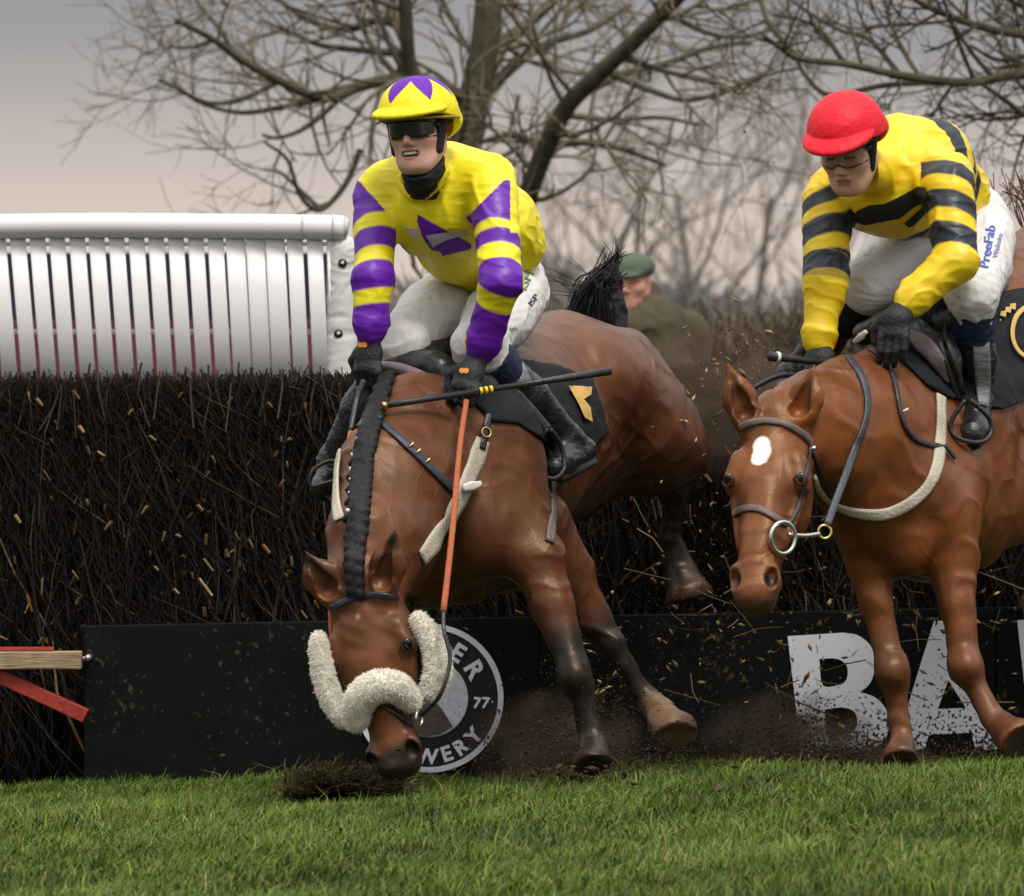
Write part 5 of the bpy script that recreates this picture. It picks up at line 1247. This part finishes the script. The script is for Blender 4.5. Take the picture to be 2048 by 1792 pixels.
def build_bay():
    f, b, q = bay_horse(); body = f.mesh('horse', coat_material('bay_coat', .3)); tag(body, 'bay horse with sheepskin noseband, its nose down at the turf', 'horse')
    h, hs_ = b['h'], q['head']['s']; pt = []; tr0 = bvh([body])
    BR = (.16, .10, .06)
    for k in ('lf', 'rf', 'lh', 'rh'):
        j = q[k]['j']; i = 3 if k in ('lf', 'rf') else 2
        pt.append(([lerp(j[i - 1], j[i], .85)] + j[i:-1] + [j[-1]], R(70), BLACK, .11))
    pt += [([q['rf']['j'][-2] + (0, 0, -.03), q['rf']['j'][-1]], R(62), BR, .03), ([h(.57, 0, -.06), h(.62, 0, -.06)], .085, (.016, .012, .012), .05)]
    pt += [([h(.40, 0, -.03), h(.48, 0, -.02)], .05, (.22, .085, .03), .06), ([h(.1, 0, .03)], .012, (.4, .26, .22), .01)]
    for s_ in (-1, 1): pt.append(([h(.556, s_ * .061, -.002)], .028, (.004, .003, .003), .012))
    for bs, tp in q['ears']: pt += [([lerp(bs, tp, .25) + (0, -.02, 0), lerp(bs, tp, .7) + (0, -.015, 0)], .024, (.05, .022, .012), .015), ([lerp(bs, tp, .84), tp], .02, (.014, .01, .009), .03)]
    pt.append(([V(1385, 960, 1.35)], R(62), (.05, .02, .012), .09))
    sw = [cast(tr0, (1220 + x * .354) * .8192, (660 + y * .354) * .8192)[0] for x, y in ((340, 345), (480, 355), (525, 405), (590, 400), (645, 388), (600, 448), (685, 452), (430, 330))]
    pt += [([w_], .009, (.085, .032, .018), .012) for w_ in sw if w_ is not None]
    for s_ in (-1, 1): pt.append(([h(.553, s_ * .063, -.004)], .027, (.003, .003, .003), .010))
    paint(body, (.080, .0285, .0135), pt); tr = bvh([body]); eyes(q, tr, body, hs_, material('bay_eyelid', (.025, .013, .008), rough=.7, spec=.1))
    # plaited mane
    cr = [(782, 750), (766, 790), (748, 840), (732, 900), (722, 980), (715, 1060), (709, 1130), (713, 1185)]
    P, N = lay(tr, cr, 8, .006); f = Field(P.min(0) - .08, P.max(0) + .08, .0045); Ls = np.concatenate([[0], np.cumsum(np.linalg.norm(np.diff(P, axis=0), axis=1))]); K = int(Ls[-1] / .030)
    for k in range(K):
        p = np.array([np.interp(k / (K - 1) * Ls[-1], Ls, P[:, i]) for i in range(3)]); i = min(int(np.searchsorted(Ls, k / (K - 1) * Ls[-1])), len(P) - 2); tg = nrm(P[min(i + 1, len(P) - 1)] - P[max(i - 1, 0)]); sd_ = nrm(np.cross(N[i], tg)); ww = np.interp(k / (K - 1), [0, .15, .8, 1], [.020, .030, .028, .020])
        for q_ in (-1, 1): f.ell(p + sd_ * q_ * .010 + tg * q_ * .006 + N[i] * .006, (.021, ww, .017), np.array([nrm(tg + sd_ * q_ * .55), nrm(sd_ - tg * q_ * .55), N[i]]), .010)
    f.noise(folds(27, .0016, .016, 5)); mane = f.mesh('mane', m_mane, body, 1)
    for zx, zy in ((370, 480), (350, 550), (330, 620), (318, 690), (315, 750), (305, 815), (297, 885), (303, 965), (303, 1030), (297, 1095), (316, 1240)):
        x, y = Z2(zx, zy); p, n_ = cast(tr, x - 2, y + 6)
        if p is None: continue
        f = Field(p - .05, p + .05, .003); f.cap(p + n_ * .008 + (.012, 0, .004), p + n_ * .010 - (.006, 0, .012), .013, .010, .01); f.mesh('plait', m_mane, mane)
        p2, n2 = cast(tr, x + 1, y - 2)
        if p2 is not None: mb = MB(); mb.tube([p2 + n2 * .016 + (.009, 0, .002), p2 + n2 * .020 - (.004, 0, .004)], .0075, 8); mb.build('plait_band', m_bandw, mane)
    # tail, flung up over the quarters
    f = Field(V(1080, 720, 1.2), V(1300, 480, 1.8), .006); TY = 1.55
    f.chain([V(1245, 720, TY - .05), V(1230, 620, TY), V(1224, 560, TY + .02)], [R(24), R(22), R(20)], .02)
    f.ell(V(1185, 630, TY), (R(50), .06, R(62)), None, .04); f.ell(V(1158, 652, TY), (R(34), .05, R(48)), None, .03); f.ell(V(1208, 640, TY), (R(36), .06, R(72)), None, .03); f.cap(V(1224, 560, TY), V(1228, 520, TY), R(18), R(7), .02)
    f.noise(folds(17, .006, .05)); tail = f.mesh('tail', m_mane, body)
    g = np.random.default_rng(23); n = 340; Pp = []
    for i in range(n):
        u = g.uniform(); x1 = 1124 + 118 * g.uniform(); dz = g.normal(0, .03); top = (1222 + g.normal(0, 9), 548 + g.normal(0, 14))
        a = V(*top, TY + dz); c = V(x1, 690 - 50 * abs(x1 - 1190) / 80 + g.normal(0, 14), TY + dz * 2); mid = V((top[0] + x1) / 2 - 14 + g.normal(0, 5), 585 + g.normal(0, 10), TY - .05 + dz)
        if u < .08: c = V(1232 + g.normal(0, 12) + (30 if g.uniform() < .3 else 0), 492 + g.normal(0, 12), TY + dz); mid = V(1233 + g.normal(0, 6), 520, TY)
        if u > .97: c = V(1118 + g.normal(0, 30), 560 + g.normal(0, 30), TY + dz)
        s_ = spline(np.array([a, mid, c]), 4); Pp.append(s_)
    tubes_obj('tail_hair', [(np.array(Pp), np.full((n, Pp[0].shape[0]), .0022) * np.linspace(1.2, .4, Pp[0].shape[0]), 3, None)], m_mane, tail)
    # bridle
    br = laid('bridle', tr, [(660, 1216), (700, 1198), (745, 1189), (790, 1194), (820, 1210)], .018, m_bluel, body)
    yf = cast(tr, 745, 1400)[0][1]; ye = cast(tr, 690, 1300)[0][1]
    fleece('cheekpiece', [V(637, 1278, ye + .02), V(643, 1330, ye + .01), V(662, 1395, ye - .0), V(688, 1440, ye - .02)], [R(12), R(17), R(18), R(13)], br)
    fleece('cheekpiece', [V(838, 1240, ye + .0), V(868, 1288, ye - .02), V(876, 1340, ye - .03), V(862, 1385, ye - .03)], [R(14), R(20), R(22), R(18)], br)
    fleece('noseband', [V(712, 1438, yf - .0), V(722, 1395, yf - .03), V(755, 1372, yf - .05), V(792, 1374, yf - .04), V(822, 1402, yf - .01)], [R(22), R(26), R(26), R(25), R(18)], br)
    laid('nose_strap', tr, [(752, 1404), (788, 1428), (818, 1455)], .011, m_leather, br, lift=.01)
    laid('cheek_strap', tr, [(822, 1215), (832, 1270), (838, 1340), (836, 1410)], .012, m_leather, br)
    bt = V(838, 1436, yf + .0); torus('bit_ring', bt, (1, -.35, 0), R(17), R(3.6), m_steel, br)
    # reins
    tube('rein', [V(933, 800, -.09), V(919, 900, -.24), V(905, 1060, -.45), V(887, 1222, -.62)], [R(5.5), R(6.5)], m_rein, br, flat=.5)
    tube('rein_end', [V(887, 1222, -.62), V(888, 1262, -.66), V(900, 1320, -.68), V(880, 1390, -.70), V(842, 1432, yf - .01)], R(4.2), m_leather, br, flat=.5)
    tube('rein', [V(702, 862, -.02), V(690, 925, -.10), V(676, 1000, -.2), V(664, 1120, -.30), V(668, 1300, -.45), V(730, 1440, yf + .06)], R(5.5), m_rein, br, flat=.5)
    tube('rein_end', [V(728, 760, .06), V(714, 800, .04), V(702, 862, -.02)], R(6), m_leather, br, flat=.5)
    # breast girth and martingale
    gp = laid('breast_girth', tr, [Z2(*p) for p in ((930, 535), (905, 610), (870, 700), (835, 780), (795, 860), (755, 930), (715, 1000), (640, 1098))], [.05, .068, .076, .08, .08, .08, .074, .055], m_cream, body, .005, .004)
    laid('girth_strap', tr, [Z2(*p) for p in ((968, 325), (962, 400), (945, 480), (922, 580))], .024, m_leather, gp, .006, .007)
    p, n_ = cast(tr, *Z2(940, 505)); torus('buckle', p + n_ * .016, n_, .015, .0028, m_brass, gp)
    laid('girth_side', tr, [(680, 905), (674, 950), (672, 1000), (680, 1040)], .035, m_cream, gp, .005, .004)
    ms = laid('martingale', tr, [Z2(*p) for p in ((455, 462), (540, 535), (610, 600), (660, 650), (715, 705), (765, 755), (805, 790))], .026, m_bluel, body, .006, .005)
    for zx, zy in ((580, 572), (612, 602), (655, 645)):
        p, n_ = cast(tr, *Z2(zx, zy)); mb = MB(); d = nrm(V(*Z2(zx + 30, zy - 28), 0) - V(*Z2(zx, zy), 0)); mb.tube([p + n_ * .014 - d * .014, p + n_ * .014 + d * .014], .0032, 6); mb.build('keeper', m_brass, ms)
    laid('end_tab', tr, [Z2(*p) for p in ((815, 765), (850, 757), (895, 750))], [.02, .03, .016], m_bandw, ms, .006, .02)
    laid('neck_strap', tr, [Z2(*p) for p in ((455, 462), (420, 452), (385, 465), (355, 500))], .02, m_leather, ms, .005, .022)
    # saddlecloth and saddle
    sc = cloth_on('saddlecloth', [Z2(*p) for p in ((870, 270), (900, 370), (975, 450), (1100, 465), (1190, 520), (1290, 585), (1380, 570), (1455, 572), (1520, 497), (1490, 380), (1440, 250), (1290, 190), (1120, 160), (980, 150))], tr, m_cloth, body)
    ts = bvh([sc]); decal('emblem', [Z2(*p) for p in ((1330, 285), (1440, 288), (1435, 325), (1400, 345), (1432, 385), (1442, 452), (1405, 432), (1378, 370))], ts, m_gold, sc, .012)
    f = Field(V(640, 860, -.1), V(1150, 640, 1.1), .006)
    f.chain([V(745, 742, .34), V(800, 728, .30), V(870, 735, .22), V(930, 770, .14)], [R(26), R(28), R(28), R(22)], .04); f.cap(V(850, 725, .36), V(985, 700, .72), R(48), R(44), .06)
    f.ell(V(945, 790, .16), (R(60), .05, R(55)), None, .05); f.ell(V(740, 800, .42), (R(30), .08, R(60)), None, .05); f.noise(folds(18, .002, .06)); sd = f.mesh('saddle', m_sad, body)
    tube('saddle_rim', [V(752, 728, .24), V(800, 738, .19), V(850, 758, .13), V(893, 788, .06)], [R(8), R(13), R(13), R(9)], m_lin, sd)
    laid('girth', tr, [(1100, 880), (1103, 950), (1105, 1020), (1098, 1085)], [.04, .045, .045, .03], m_brownl, sd, .006, .004)
    # stirrups
    st = tube('stirrup', [V(1096, 858, .22), V(1074, 890, .22), V(1076, 938, .20), V(1104, 958, .21), V(1128, 938, .26), V(1122, 892, .27), V(1100, 858, .22)], [R(5), R(5)], m_leather, sd)
    tube('stirrup_leather', [V(1010, 760, .2), V(1060, 815, .21), V(1098, 860, .22)], R(9), m_leather, st, flat=.3)
    st = tube('stirrup', [V(690, 920, .35), V(650, 925, .36), V(624, 945, .36), V(624, 972, .36), V(668, 962, .34), V(690, 966, .33)], R(4), m_leather, sd)
    return body

def build_chestnut():
    f, b, q = chestnut_horse(); body = f.mesh('horse', coat_material('chestnut_coat', .3)); tag(body, 'chestnut horse with white star on its forehead, ears pricked', 'horse')
    h, hs_ = b['h'], q['head']['s']; pt = []
    for k in ('lf', 'rf', 'lh', 'rh'):
        j = q[k]['j']; pt.append((j[3:], R(60), (.10, .038, .018), .10))
    tr = bvh([body]); st = [cast(tr, x, y)[0] for x, y in ((1522, 888), (1524, 905), (1519, 915))]
    pt += [(st, .026, (.72, .68, .66), .008), ([h(.60, -.03, -.055), h(.60, .03, -.055)], .045, (.055, .030, .022), .05)]
    for s_ in (-1, 1): pt.append(([h(.556, s_ * .061, -.002)], .026, (.005, .004, .005), .012))
    for bs, tp in q['ears']: pt.append(([lerp(bs, tp, .25) + (0, -.02, .0), lerp(bs, tp, .65) + (0, -.015, 0)], .022, (.075, .028, .012), .02))
    for k in ('lf', 'rf', 'lh', 'rh'): pt.append(([q[k]['j'][-1]], R(42), (.045, .032, .026), .02))
    for s_ in (-1, 1): pt.append(([h(.553, s_ * .063, -.004)], .027, (.004, .003, .003), .010))
    pt += [([cast(tr, 1520 + 12 * math.cos(a), 905 + 21 * math.sin(a))[0]], .007, (.7, .66, .63), .010) for a in (0, .9, 1.7, 2.9, 3.8, 4.6, 5.5)]
    paint(body, (.115, .037, .0118), pt); eyes(q, tr, body, hs_, material('chestnut_eyelid', (.035, .015, .008), rough=.7, spec=.1))
    br = laid('bridle', tr, [Z5(*p) for p in ((275, 495), (330, 465), (420, 455), (530, 468), (620, 505), (690, 560), (712, 600))], .021, m_brownl, body, .007, .003)
    laid('noseband', tr, [Z5(*p) for p in ((236, 1040), (290, 1010), (370, 1003), (440, 1030), (500, 1070), (560, 1098))], .022, m_brownl, br, .007, .003)
    laid('cheek_strap', tr, [Z5(*p) for p in ((706, 620), (695, 720), (672, 850), (640, 980), (600, 1070), (570, 1100))], .014, m_leather, br, .005, .004)
    laid('throat_lash', tr, [Z5(*p) for p in ((722, 650), (760, 740), (815, 860), (850, 945))], .014, m_leather, br, .005, .004)
    p, n_ = cast(tr, *Z5(710, 628)); mb = MB(); mb.tube([p, p + n_ * .02], .008, 10); mb.build('buckle', m_steel, br)
    p, n_ = cast(tr, *Z5(470, 1180)); yb = p[1]
    torus('bit_ring', V(*Z5(542, 1185), yb), (.62, -.78, 0), R(31), R(4.5), m_steel, br)
    tube('bit_link', [V(*Z5(575, 1165), yb + .02), V(*Z5(680, 1172), yb + .06), V(*Z5(770, 1160), yb + .10)], R(5), m_steel, br)
    rg = V(*Z5(802, 1148), yb + .11); torus('rein_ring', rg, (.2, -1, .1), R(13), R(3), m_brass, br)
    P, N = lay(tr, [Z5(*p) for p in ((950, 60), (1035, 190), (1066, 330), (1045, 480), (985, 630))], 8, .004)
    tail_ = [V(*Z5(930, 800), lerp(P[-1], rg, .4)[1]), V(*Z5(868, 960), lerp(P[-1], rg, .7)[1]), V(*Z5(818, 1105), rg[1])]
    P2 = np.concatenate([P, spline(np.array([P[-1]] + tail_), 5)[1:]]); N2 = np.concatenate([N, np.tile(nrm((.1, -1, .1)), (len(P2) - len(P), 1))]); strap('rein', P2, N2, .024, .005, m_bluel, br)
    nk = laid('neck_strap', tr, [Z5(*p) for p in ((1085, 10), (1170, 80), (1228, 190), (1258, 340), (1290, 470), (1355, 560), (1440, 602), (1560, 622))], .017, m_leather, body, .006, .004)
    mb = MB(); p, n_ = cast(tr, *Z5(1285, 400)); mb.tube([p + n_ * .01 - (.01, 0, .004), p + n_ * .016 + (.008, 0, .006)], .004, 6); mb.build('strap_tag', m_bandw, nk)
    bg = laid('breast_girth', tr, [Z5(*p) for p in ((1522, 300), (1524, 450), (1518, 600), (1500, 740), (1440, 870), (1330, 970), (1190, 1035), (1050, 1035), (920, 1003), (840, 955), (770, 880), (728, 805))], [.043, .044, .044, .04, .036, .036, .038, .036, .03, .024, .02, .016], m_cream, body, .006, .004, 10)
    laid('strap_tie', tr, [Z5(*p) for p in ((1540, 620), (1575, 665), (1600, 700))], .014, m_leather, bg, .006, .012)
    sc = cloth_on('saddlecloth', [(1768, 672), (1800, 722), (1850, 772), (1893, 796), (1960, 812), (2002, 818), (2048, 802), (2100, 770), (2120, 640), (2080, 575), (1990, 590), (1880, 640), (1810, 650)], tr, m_cloth, body)
    ts = bvh([sc]); ring = [(2062 + 42 * math.cos(a), 668 + 52 * math.sin(a)) for a in np.linspace(0, 2 * math.pi, 41)]
    P, N = lay(ts, ring, 2, .012)
    if len(P) > 4: strap('emblem', P, N, .016, .002, m_gold, sc)
    for zx, zy, a in ((1905, 1465, 0), (1935, 1440, 1), (1965, 1420, 0)): x, y = Z4(zx, zy); decal('emblem', [(x - 5, y - 5), (x + 6, y - 6), (x + 5, y + 6), (x - 6, y + 4)], ts, m_gold, sc, .014)
    f = Field(V(1700, 860, -.2), V(2150, 520, 1.2), .006)
    f.chain([V(1728, 668, .34), V(1775, 648, .30), V(1830, 665, .2), V(1880, 710, .12)], [R(24), R(24), R(24), R(18)], .04); f.cap(V(1830, 640, .36), V(1980, 590, .75), R(46), R(44), .06); f.ell(V(1880, 730, .16), (R(45), .04, R(60)), None, .05)
    f.noise(folds(19, .002, .06)); sd = f.mesh('saddle', m_sad, body)
    tsd = bvh([sd, body])
    laid('saddle_lining', tsd, [(1822, 668), (1852, 690), (1878, 720), (1896, 760)], [.03, .055, .05, .02], m_lin, sd, .012, .012)
    laid('saddle_lining', tsd, [(1695, 700), (1712, 682), (1736, 662)], [.014, .024, .012], m_bandw, sd, .008, .006)
    laid('girth_point', tsd, [(1878, 690), (1895, 745), (1906, 800)], .012, m_leather, sd, .006, .022)
    st = tube('stirrup', [V(1930, 800, .06), V(1906, 836, .06), V(1902, 862, .06), V(1925, 880, .06), V(1962, 884, .09), V(1982, 866, .12), V(1978, 836, .12), V(1940, 800, .07)], R(5), m_leather, sd)
    laid('stirrup_leather', tsd, [(1876, 650), (1900, 720), (1925, 790)], .02, m_leather, sd, .005, .02)
    tube('stirrup', [V(1605, 752, .5), V(1560, 752, .48), V(1515, 772, .45), V(1502, 785, .45)], R(5), m_bluel, sd)
    g = np.random.default_rng(3); Pp = []
    for i in range(70):
        x = 2060 + g.normal(0, 30); Pp.append(spline(np.array([V(x + 20, 470, 1.62), V(x, 410 + g.normal(0, 8), 1.6), V(x - 20 + g.normal(0, 14), 372 + g.normal(0, 20), 1.62)]), 4))
    tubes_obj('tail', [(np.array(Pp), np.full((70, Pp[0].shape[0]), .002), 3, None)], material('chestnut_hair', (.10, .05, .025), rough=.6, vary=.3), body)
    return body

def whips():
    a, b = V(768, 811, -.14), V(1222, 742, .06); hd = lerp(a, b, .36); root = empty('riding_whip', hd, 'long black whip with yellow bands in the hand of the yellow and purple jockey', 'whip')
    d = nrm(b - a); mb = MB(); mb.tube([a, lerp(a, b, .1), lerp(a, b, .45)], [R(6.5), R(7), R(6)], 10); mb.build('handle', m_rubber, root)
    mb = MB(); mb.tube([lerp(a, b, .45), lerp(a, b, .7), b - d * .002, b], [R(6), R(6.5), R(8.5), R(6)], 10); mb.build('shaft', m_leather, root)
    mb = MB(); mb.tube([a - d * .004, a + d * .008], R(7.6), 10); mb.build('handle_cap', m_brass, root)
    for k in (.425, .447, .469): mb = MB(); mb.tube([lerp(a, b, k - .006), lerp(a, b, k + .006)], R(7.4), 10); mb.build('band', m_yprint, root)
    a, b = V(1538, 712, .02), V(1650, 726, .10); root = empty('riding_whip', lerp(a, b, .7), 'short end of a black whip in the gloved hand beside the chestnut horse ear', 'whip')
    mb = MB(); mb.tube([a, lerp(a, b, .2), lerp(a, b, .45), b], [R(10), R(9), R(7), R(6)], 10); mb.build('handle', m_rubber, root)
    mb = MB(); d = nrm(b - a); mb.tube([lerp(a, b, .13), lerp(a, b, .18)], R(11), 10); mb.build('band', m_bandw, root)

def spectator():
    Y = 12.; s_ = 1.; h = Frame(V(1266, 566, Y), (-.34, -.93, -.08), (.06, -.05, 1)); lo, hi = V(1130, 1500, Y - .35), V(1440, 480, Y + .4)
    f = Field(lo, hi, .006); f.cap(h(0, -.02, -.06), V(1300, 640, Y + .02), .055, .05, .04)
    f.chain([V(1305, 660, Y), V(1310, 800, Y), V(1310, 950, Y)], [.08, .11, .11], .05)
    for q in (-1, 1): f.chain([V(1310 + q * 35, 940, Y), V(1310 + q * 38, 1130, Y), V(1310 + q * 38, 1290, Y), V(1300 + q * 40, 1300, Y - .12)], [.09, .065, .045, .04], .03)
    add_head(f, h); body = f.mesh('person', material('ruddy_skin', (.58, .28, .20), rough=.5, vary=.15), None, 1); tag(body, 'man in green flat cap and brown coat watching from beyond the fence', 'person')
    f = Field(lo, hi, .012)
    f.chain([V(1300, 655, Y), V(1312, 780, Y + .02), V(1310, 960, Y + .02), V(1310, 1080, Y)], [.15, .185, .19, .2], .08)
    f.cap(V(1245, 655, Y - .1), V(1365, 660, Y + .12), .09, .10, .08)
    for sx, yy, e in ((1230, -.12, -14), (1378, .14, 14)): f.chain([V(sx, 665, Y + yy), V(sx + e, 800, Y + yy), V(sx + e * .5 - 8, 920, Y + yy - .12)], [.085, .07, .055], .04)
    f.cap(h(.02, -.06, -.16), h(.05, -.07, -.05), .085, .06, .03); f.cap(h(.0, .12, -.20), h(0, .08, -.05), .03, .075, .01, op='sub')
    f.noise(folds(88, .008, .12)); f.mesh('coat', material('olive_brown_coat', (.075, .058, .032), rough=.85, vary=.3, vscale=12, bump=.4, bscale=14), body)
    f = Field(h.c - .2, h.c + .2, .006); f.ell(h(0, -.01, .075), (.094, .118, .064), h.m, .02); f.ell(h(0, .075, .052), (.07, .06, .014), Frame(h.c, h.f - h.u * .25, h.u).m, .03); f.mesh('flat_cap', material('green_tweed', (.085, .12, .08), rough=.9, vary=.25, vscale=60), body)
    f = Field(h.c - .3, h.c + .2, .006); f.cap(h(0, .02, -.19), h(0, .0, -.12), .062, .06, .02); f.mesh('scarf', m_black, body)

def turf_clod():
    g = np.random.default_rng(9); P0 = V(680, 1590, -.25); f = Field(P0 - .3, P0 + .3, .007)
    for i in range(22):
        x = g.uniform(570, 795); f.ell(V(x, 1583 - 14 * math.sin((x - 565) / 235 * 3.14) + g.normal(0, 7), -.25 + g.normal(0, .06)), (R(g.uniform(14, 34)), .05, R(g.uniform(9, 18))), None, .02)
    f.noise(folds(25, .006, .03, 8)); f.noise(folds(26, .003, .012, 8)); m = material('torn_turf', (.035, .024, .012), rough=.95, spec=.1, vary=.6, vscale=40, bump=1, bscale=90)
    o = f.mesh('turf_clod', m, None, 1); tag(o, 'torn clod of brown turf kicked up under the nose of the bay horse', 'turf clod')
    n = 3200; P = verts_of(o); i = g.integers(0, len(P), n); b = P[i].astype(float); d = np.stack([g.normal(.3, .6, n), g.normal(-.2, .5, n), np.abs(g.normal(.5, .4, n))], 1) * g.uniform(.014, .06, (n, 1))
    pth = np.stack([b, b + d * .5 + (0, 0, .004), b + d], 1); c = np.array([(.13, .095, .035), (.075, .10, .02), (.075, .045, .02), (.18, .14, .06)])[g.choice(4, n)] * g.uniform(.5, 1.2, (n, 1))
    tubes_obj('torn_grass', [(pth, np.full((n, 3), .0016), 3, c)], bpy.data.materials['grass_blades'], o)

def debris():
    """soil and birch scraps thrown up by the hooves"""
    g = np.random.default_rng(31)
    def bits(name, label, n, spots, size, cols, long=1.6):
        c, s_, col = [], [], []
        w = np.array([q[-1] for q in spots], float); w /= w.sum(); k = g.choice(len(spots), n, p=w); cen = []
        for i in k:
            px, py, sx, sy, y0, y1, _ = spots[i]; cen.append(V(px + g.normal(0, sx), py + g.normal(0, sy), g.uniform(y0, y1)))
        cen = np.array(cen); gzv = gz(cen[:, 0], cen[:, 1]) + .01; cen[:, 2] = np.maximum(cen[:, 2], gzv)
        a = g.normal(size=(n, 3)); a /= np.linalg.norm(a, axis=1, keepdims=True); b = np.cross(a, g.normal(size=(n, 3))); b /= np.linalg.norm(b, axis=1, keepdims=True); d = np.cross(a, b)
        sz = size[0] + (size[1] - size[0]) * g.uniform(0, 1, (n, 1)) ** 3; la = sz * g.uniform(1, long, (n, 1)); lb = sz * g.uniform(.35, .8, (n, 1)); ld = sz * g.uniform(.12, .5, (n, 1))
        vs = np.stack([cen + a * la, cen + b * lb, cen - a * la * g.uniform(.5, 1, (n, 1)), cen - b * lb * g.uniform(.4, 1, (n, 1)), cen + d * ld, cen - d * ld], 1).reshape(-1, 3)
        i = np.arange(n)[:, None] * 6; F = np.concatenate([i + np.array([t]) for t in ((0, 1, 4), (1, 2, 4), (2, 3, 4), (3, 0, 4), (1, 0, 5), (2, 1, 5), (3, 2, 5), (0, 3, 5))])
        cl = np.array(cols)[g.choice(len(cols), n)] * g.uniform(.6, 1.3, (n, 1)); o = mesh_obj(name, vs, F, bpy.data.materials['twig_bark'], smooth=False); attr(o, 'paint', np.repeat(cl, 6, axis=0)); o['kind'] = 'stuff'; tag(o, label, 'debris'); return o
    bits('soil_spray', 'fine brown soil flung up around the landing hooves', 24000, [(1120, 1500, 85, 45, -.2, .9, 3), (1180, 1440, 60, 60, .0, .8, 1.6), (1560, 1480, 75, 45, 0, 1.4, 2.4), (1690, 1515, 90, 22, 0, 1.3, 2.4), (1960, 1515, 60, 20, -.2, .6, .8), (1330, 1510, 70, 22, 0, 1., 1.2), (1230, 1350, 120, 120, .4, 1.6, .6)], (.0012, .0088), [(.05, .032, .02), (.034, .022, .014), (.07, .046, .03)], 1.3)
    bits('birch_scraps', 'snapped birch scraps flying through the air between the horses', 820, [(1650, 1300, 130, 120, .3, 1.7, 2.2), (1480, 1150, 110, 200, .5, 1.8, 2.2), (1230, 1350, 110, 100, .6, 1.7, 1.3), (1470, 800, 90, 90, .8, 1.9, 1.5), (1800, 1260, 140, 110, .2, 1.5, 1), (2010, 1100, 40, 200, .4, 1.6, .5), (1560, 740, 80, 30, 1., 1.9, .8)], (.0025, .017), [(.46, .30, .14), (.30, .17, .07), (.45, .32, .18), (.20, .14, .06), (.16, .16, .05)], 2.4)
    bits('loose_clods', 'small torn clods of soil and turf lying on the grass by the landing hooves', 230, [(1120, 1545, 110, 10, -.7, .2, 2), (1700, 1530, 120, 10, -.6, .2, 2), (1300, 1560, 260, 25, -1.6, 0, 1), (680, 1600, 90, 8, -.6, 0, .6)], (.004, .022), [(.05, .03, .016), (.035, .022, .012), (.07, .05, .025)], 1.4)
    bits('dark_specks', 'small dark specks of soil in the air against the trees', 46, [(1500, 260, 130, 110, .2, 1.2, 1), (1560, 420, 90, 110, .2, 1.2, 1)], (.002, .006), [(.012, .01, .01)], 1.6)
    m = bpy.data.materials.new('soil_dust'); m.use_nodes = True; nt = m.node_tree; nt.nodes.remove(nt.nodes['Principled BSDF']); pv = nt.nodes.new('ShaderNodeVolumePrincipled'); pv.inputs['Color'].default_value = (.22, .155, .11, 1); pv.inputs['Anisotropy'].default_value = .2
    t = nt.nodes.new('ShaderNodeTexCoord'); gr = nt.nodes.new('ShaderNodeTexGradient'); gr.gradient_type = 'SPHERICAL'; nt.links.new(t.outputs['Object'], gr.inputs[0])
    z = nt.nodes.new('ShaderNodeTexNoise'); z.inputs['Scale'].default_value = 2.6; z.inputs['Detail'].default_value = 4; nt.links.new(t.outputs['Object'], z.inputs['Vector'])
    mr = nt.nodes.new('ShaderNodeMapRange'); mr.inputs[1].default_value = .42; mr.inputs[2].default_value = .66; nt.links.new(z.outputs['Fac'], mr.inputs[0])
    mu = nt.nodes.new('ShaderNodeMath'); mu.operation = 'MULTIPLY'; nt.links.new(gr.outputs[0], mu.inputs[0]); nt.links.new(mr.outputs[0], mu.inputs[1])
    m2 = nt.nodes.new('ShaderNodeMath'); m2.operation = 'MULTIPLY'; nt.links.new(mu.outputs[0], m2.inputs[0]); m2.inputs[1].default_value = 12.; nt.links.new(m2.outputs[0], pv.inputs['Density']); nt.links.new(pv.outputs[0], nt.nodes['Material Output'].inputs['Volume'])
    for px, py, y, rx, ry, rz in ((1115, 1490, .45, .30, .45, .19), (1580, 1480, .85, .30, .5, .17), (1720, 1520, .7, .26, .4, .08), (1460, 800, 1.7, .50, .4, .27)):
        bm = bmesh.new(); bmesh.ops.create_icosphere(bm, subdivisions=3, radius=1.); me = bpy.data.meshes.new('dust_cloud'); bm.to_mesh(me); bm.free(); me.materials.append(m)
        o = bpy.data.objects.new('dust_cloud', me); o.location = tuple(V(px, py, y)); o.scale = (rx, ry, rz); link(o); o['kind'] = 'stuff'; tag(o, {1115: 'puff of brown soil dust between the forelegs of the bay horse', 1580: 'puff of brown soil dust left of the white letter B', 1720: 'low smear of brown soil dust under the white letter B', 1460: 'thin brown haze of dust above the birch between the two horses'}[px], 'dust')
    n = 70; P = []
    for i in range(n):
        c = V(1250 + g.uniform(0, 800), 1000 + g.uniform(0, 450), g.uniform(.3, 1.7)); d = g.normal(size=3) * (.05, .03, .03); P.append(np.array([c - d, c + g.normal(0, .006, 3), c + d]))
    o = tubes_obj('birch_twigs', [(np.array(P), np.full((n, 3), .0016) * g.uniform(.6, 1.6, (n, 1)), 4, np.array([(.25, .16, .08), (.12, .08, .04)])[g.choice(2, n)])], bpy.data.materials['twig_bark']); o['kind'] = 'stuff'; tag(o, 'thin broken birch twigs spinning in the air in front of the fence', 'debris')
# ---------------------------------------------------------------- build
build_ground(); build_grass(); build_fence(); build_rails(); build_trees()
build_bay(); build_chestnut(); jockey_one(); jockey_two(); whips(); spectator(); turf_clod(); debris()
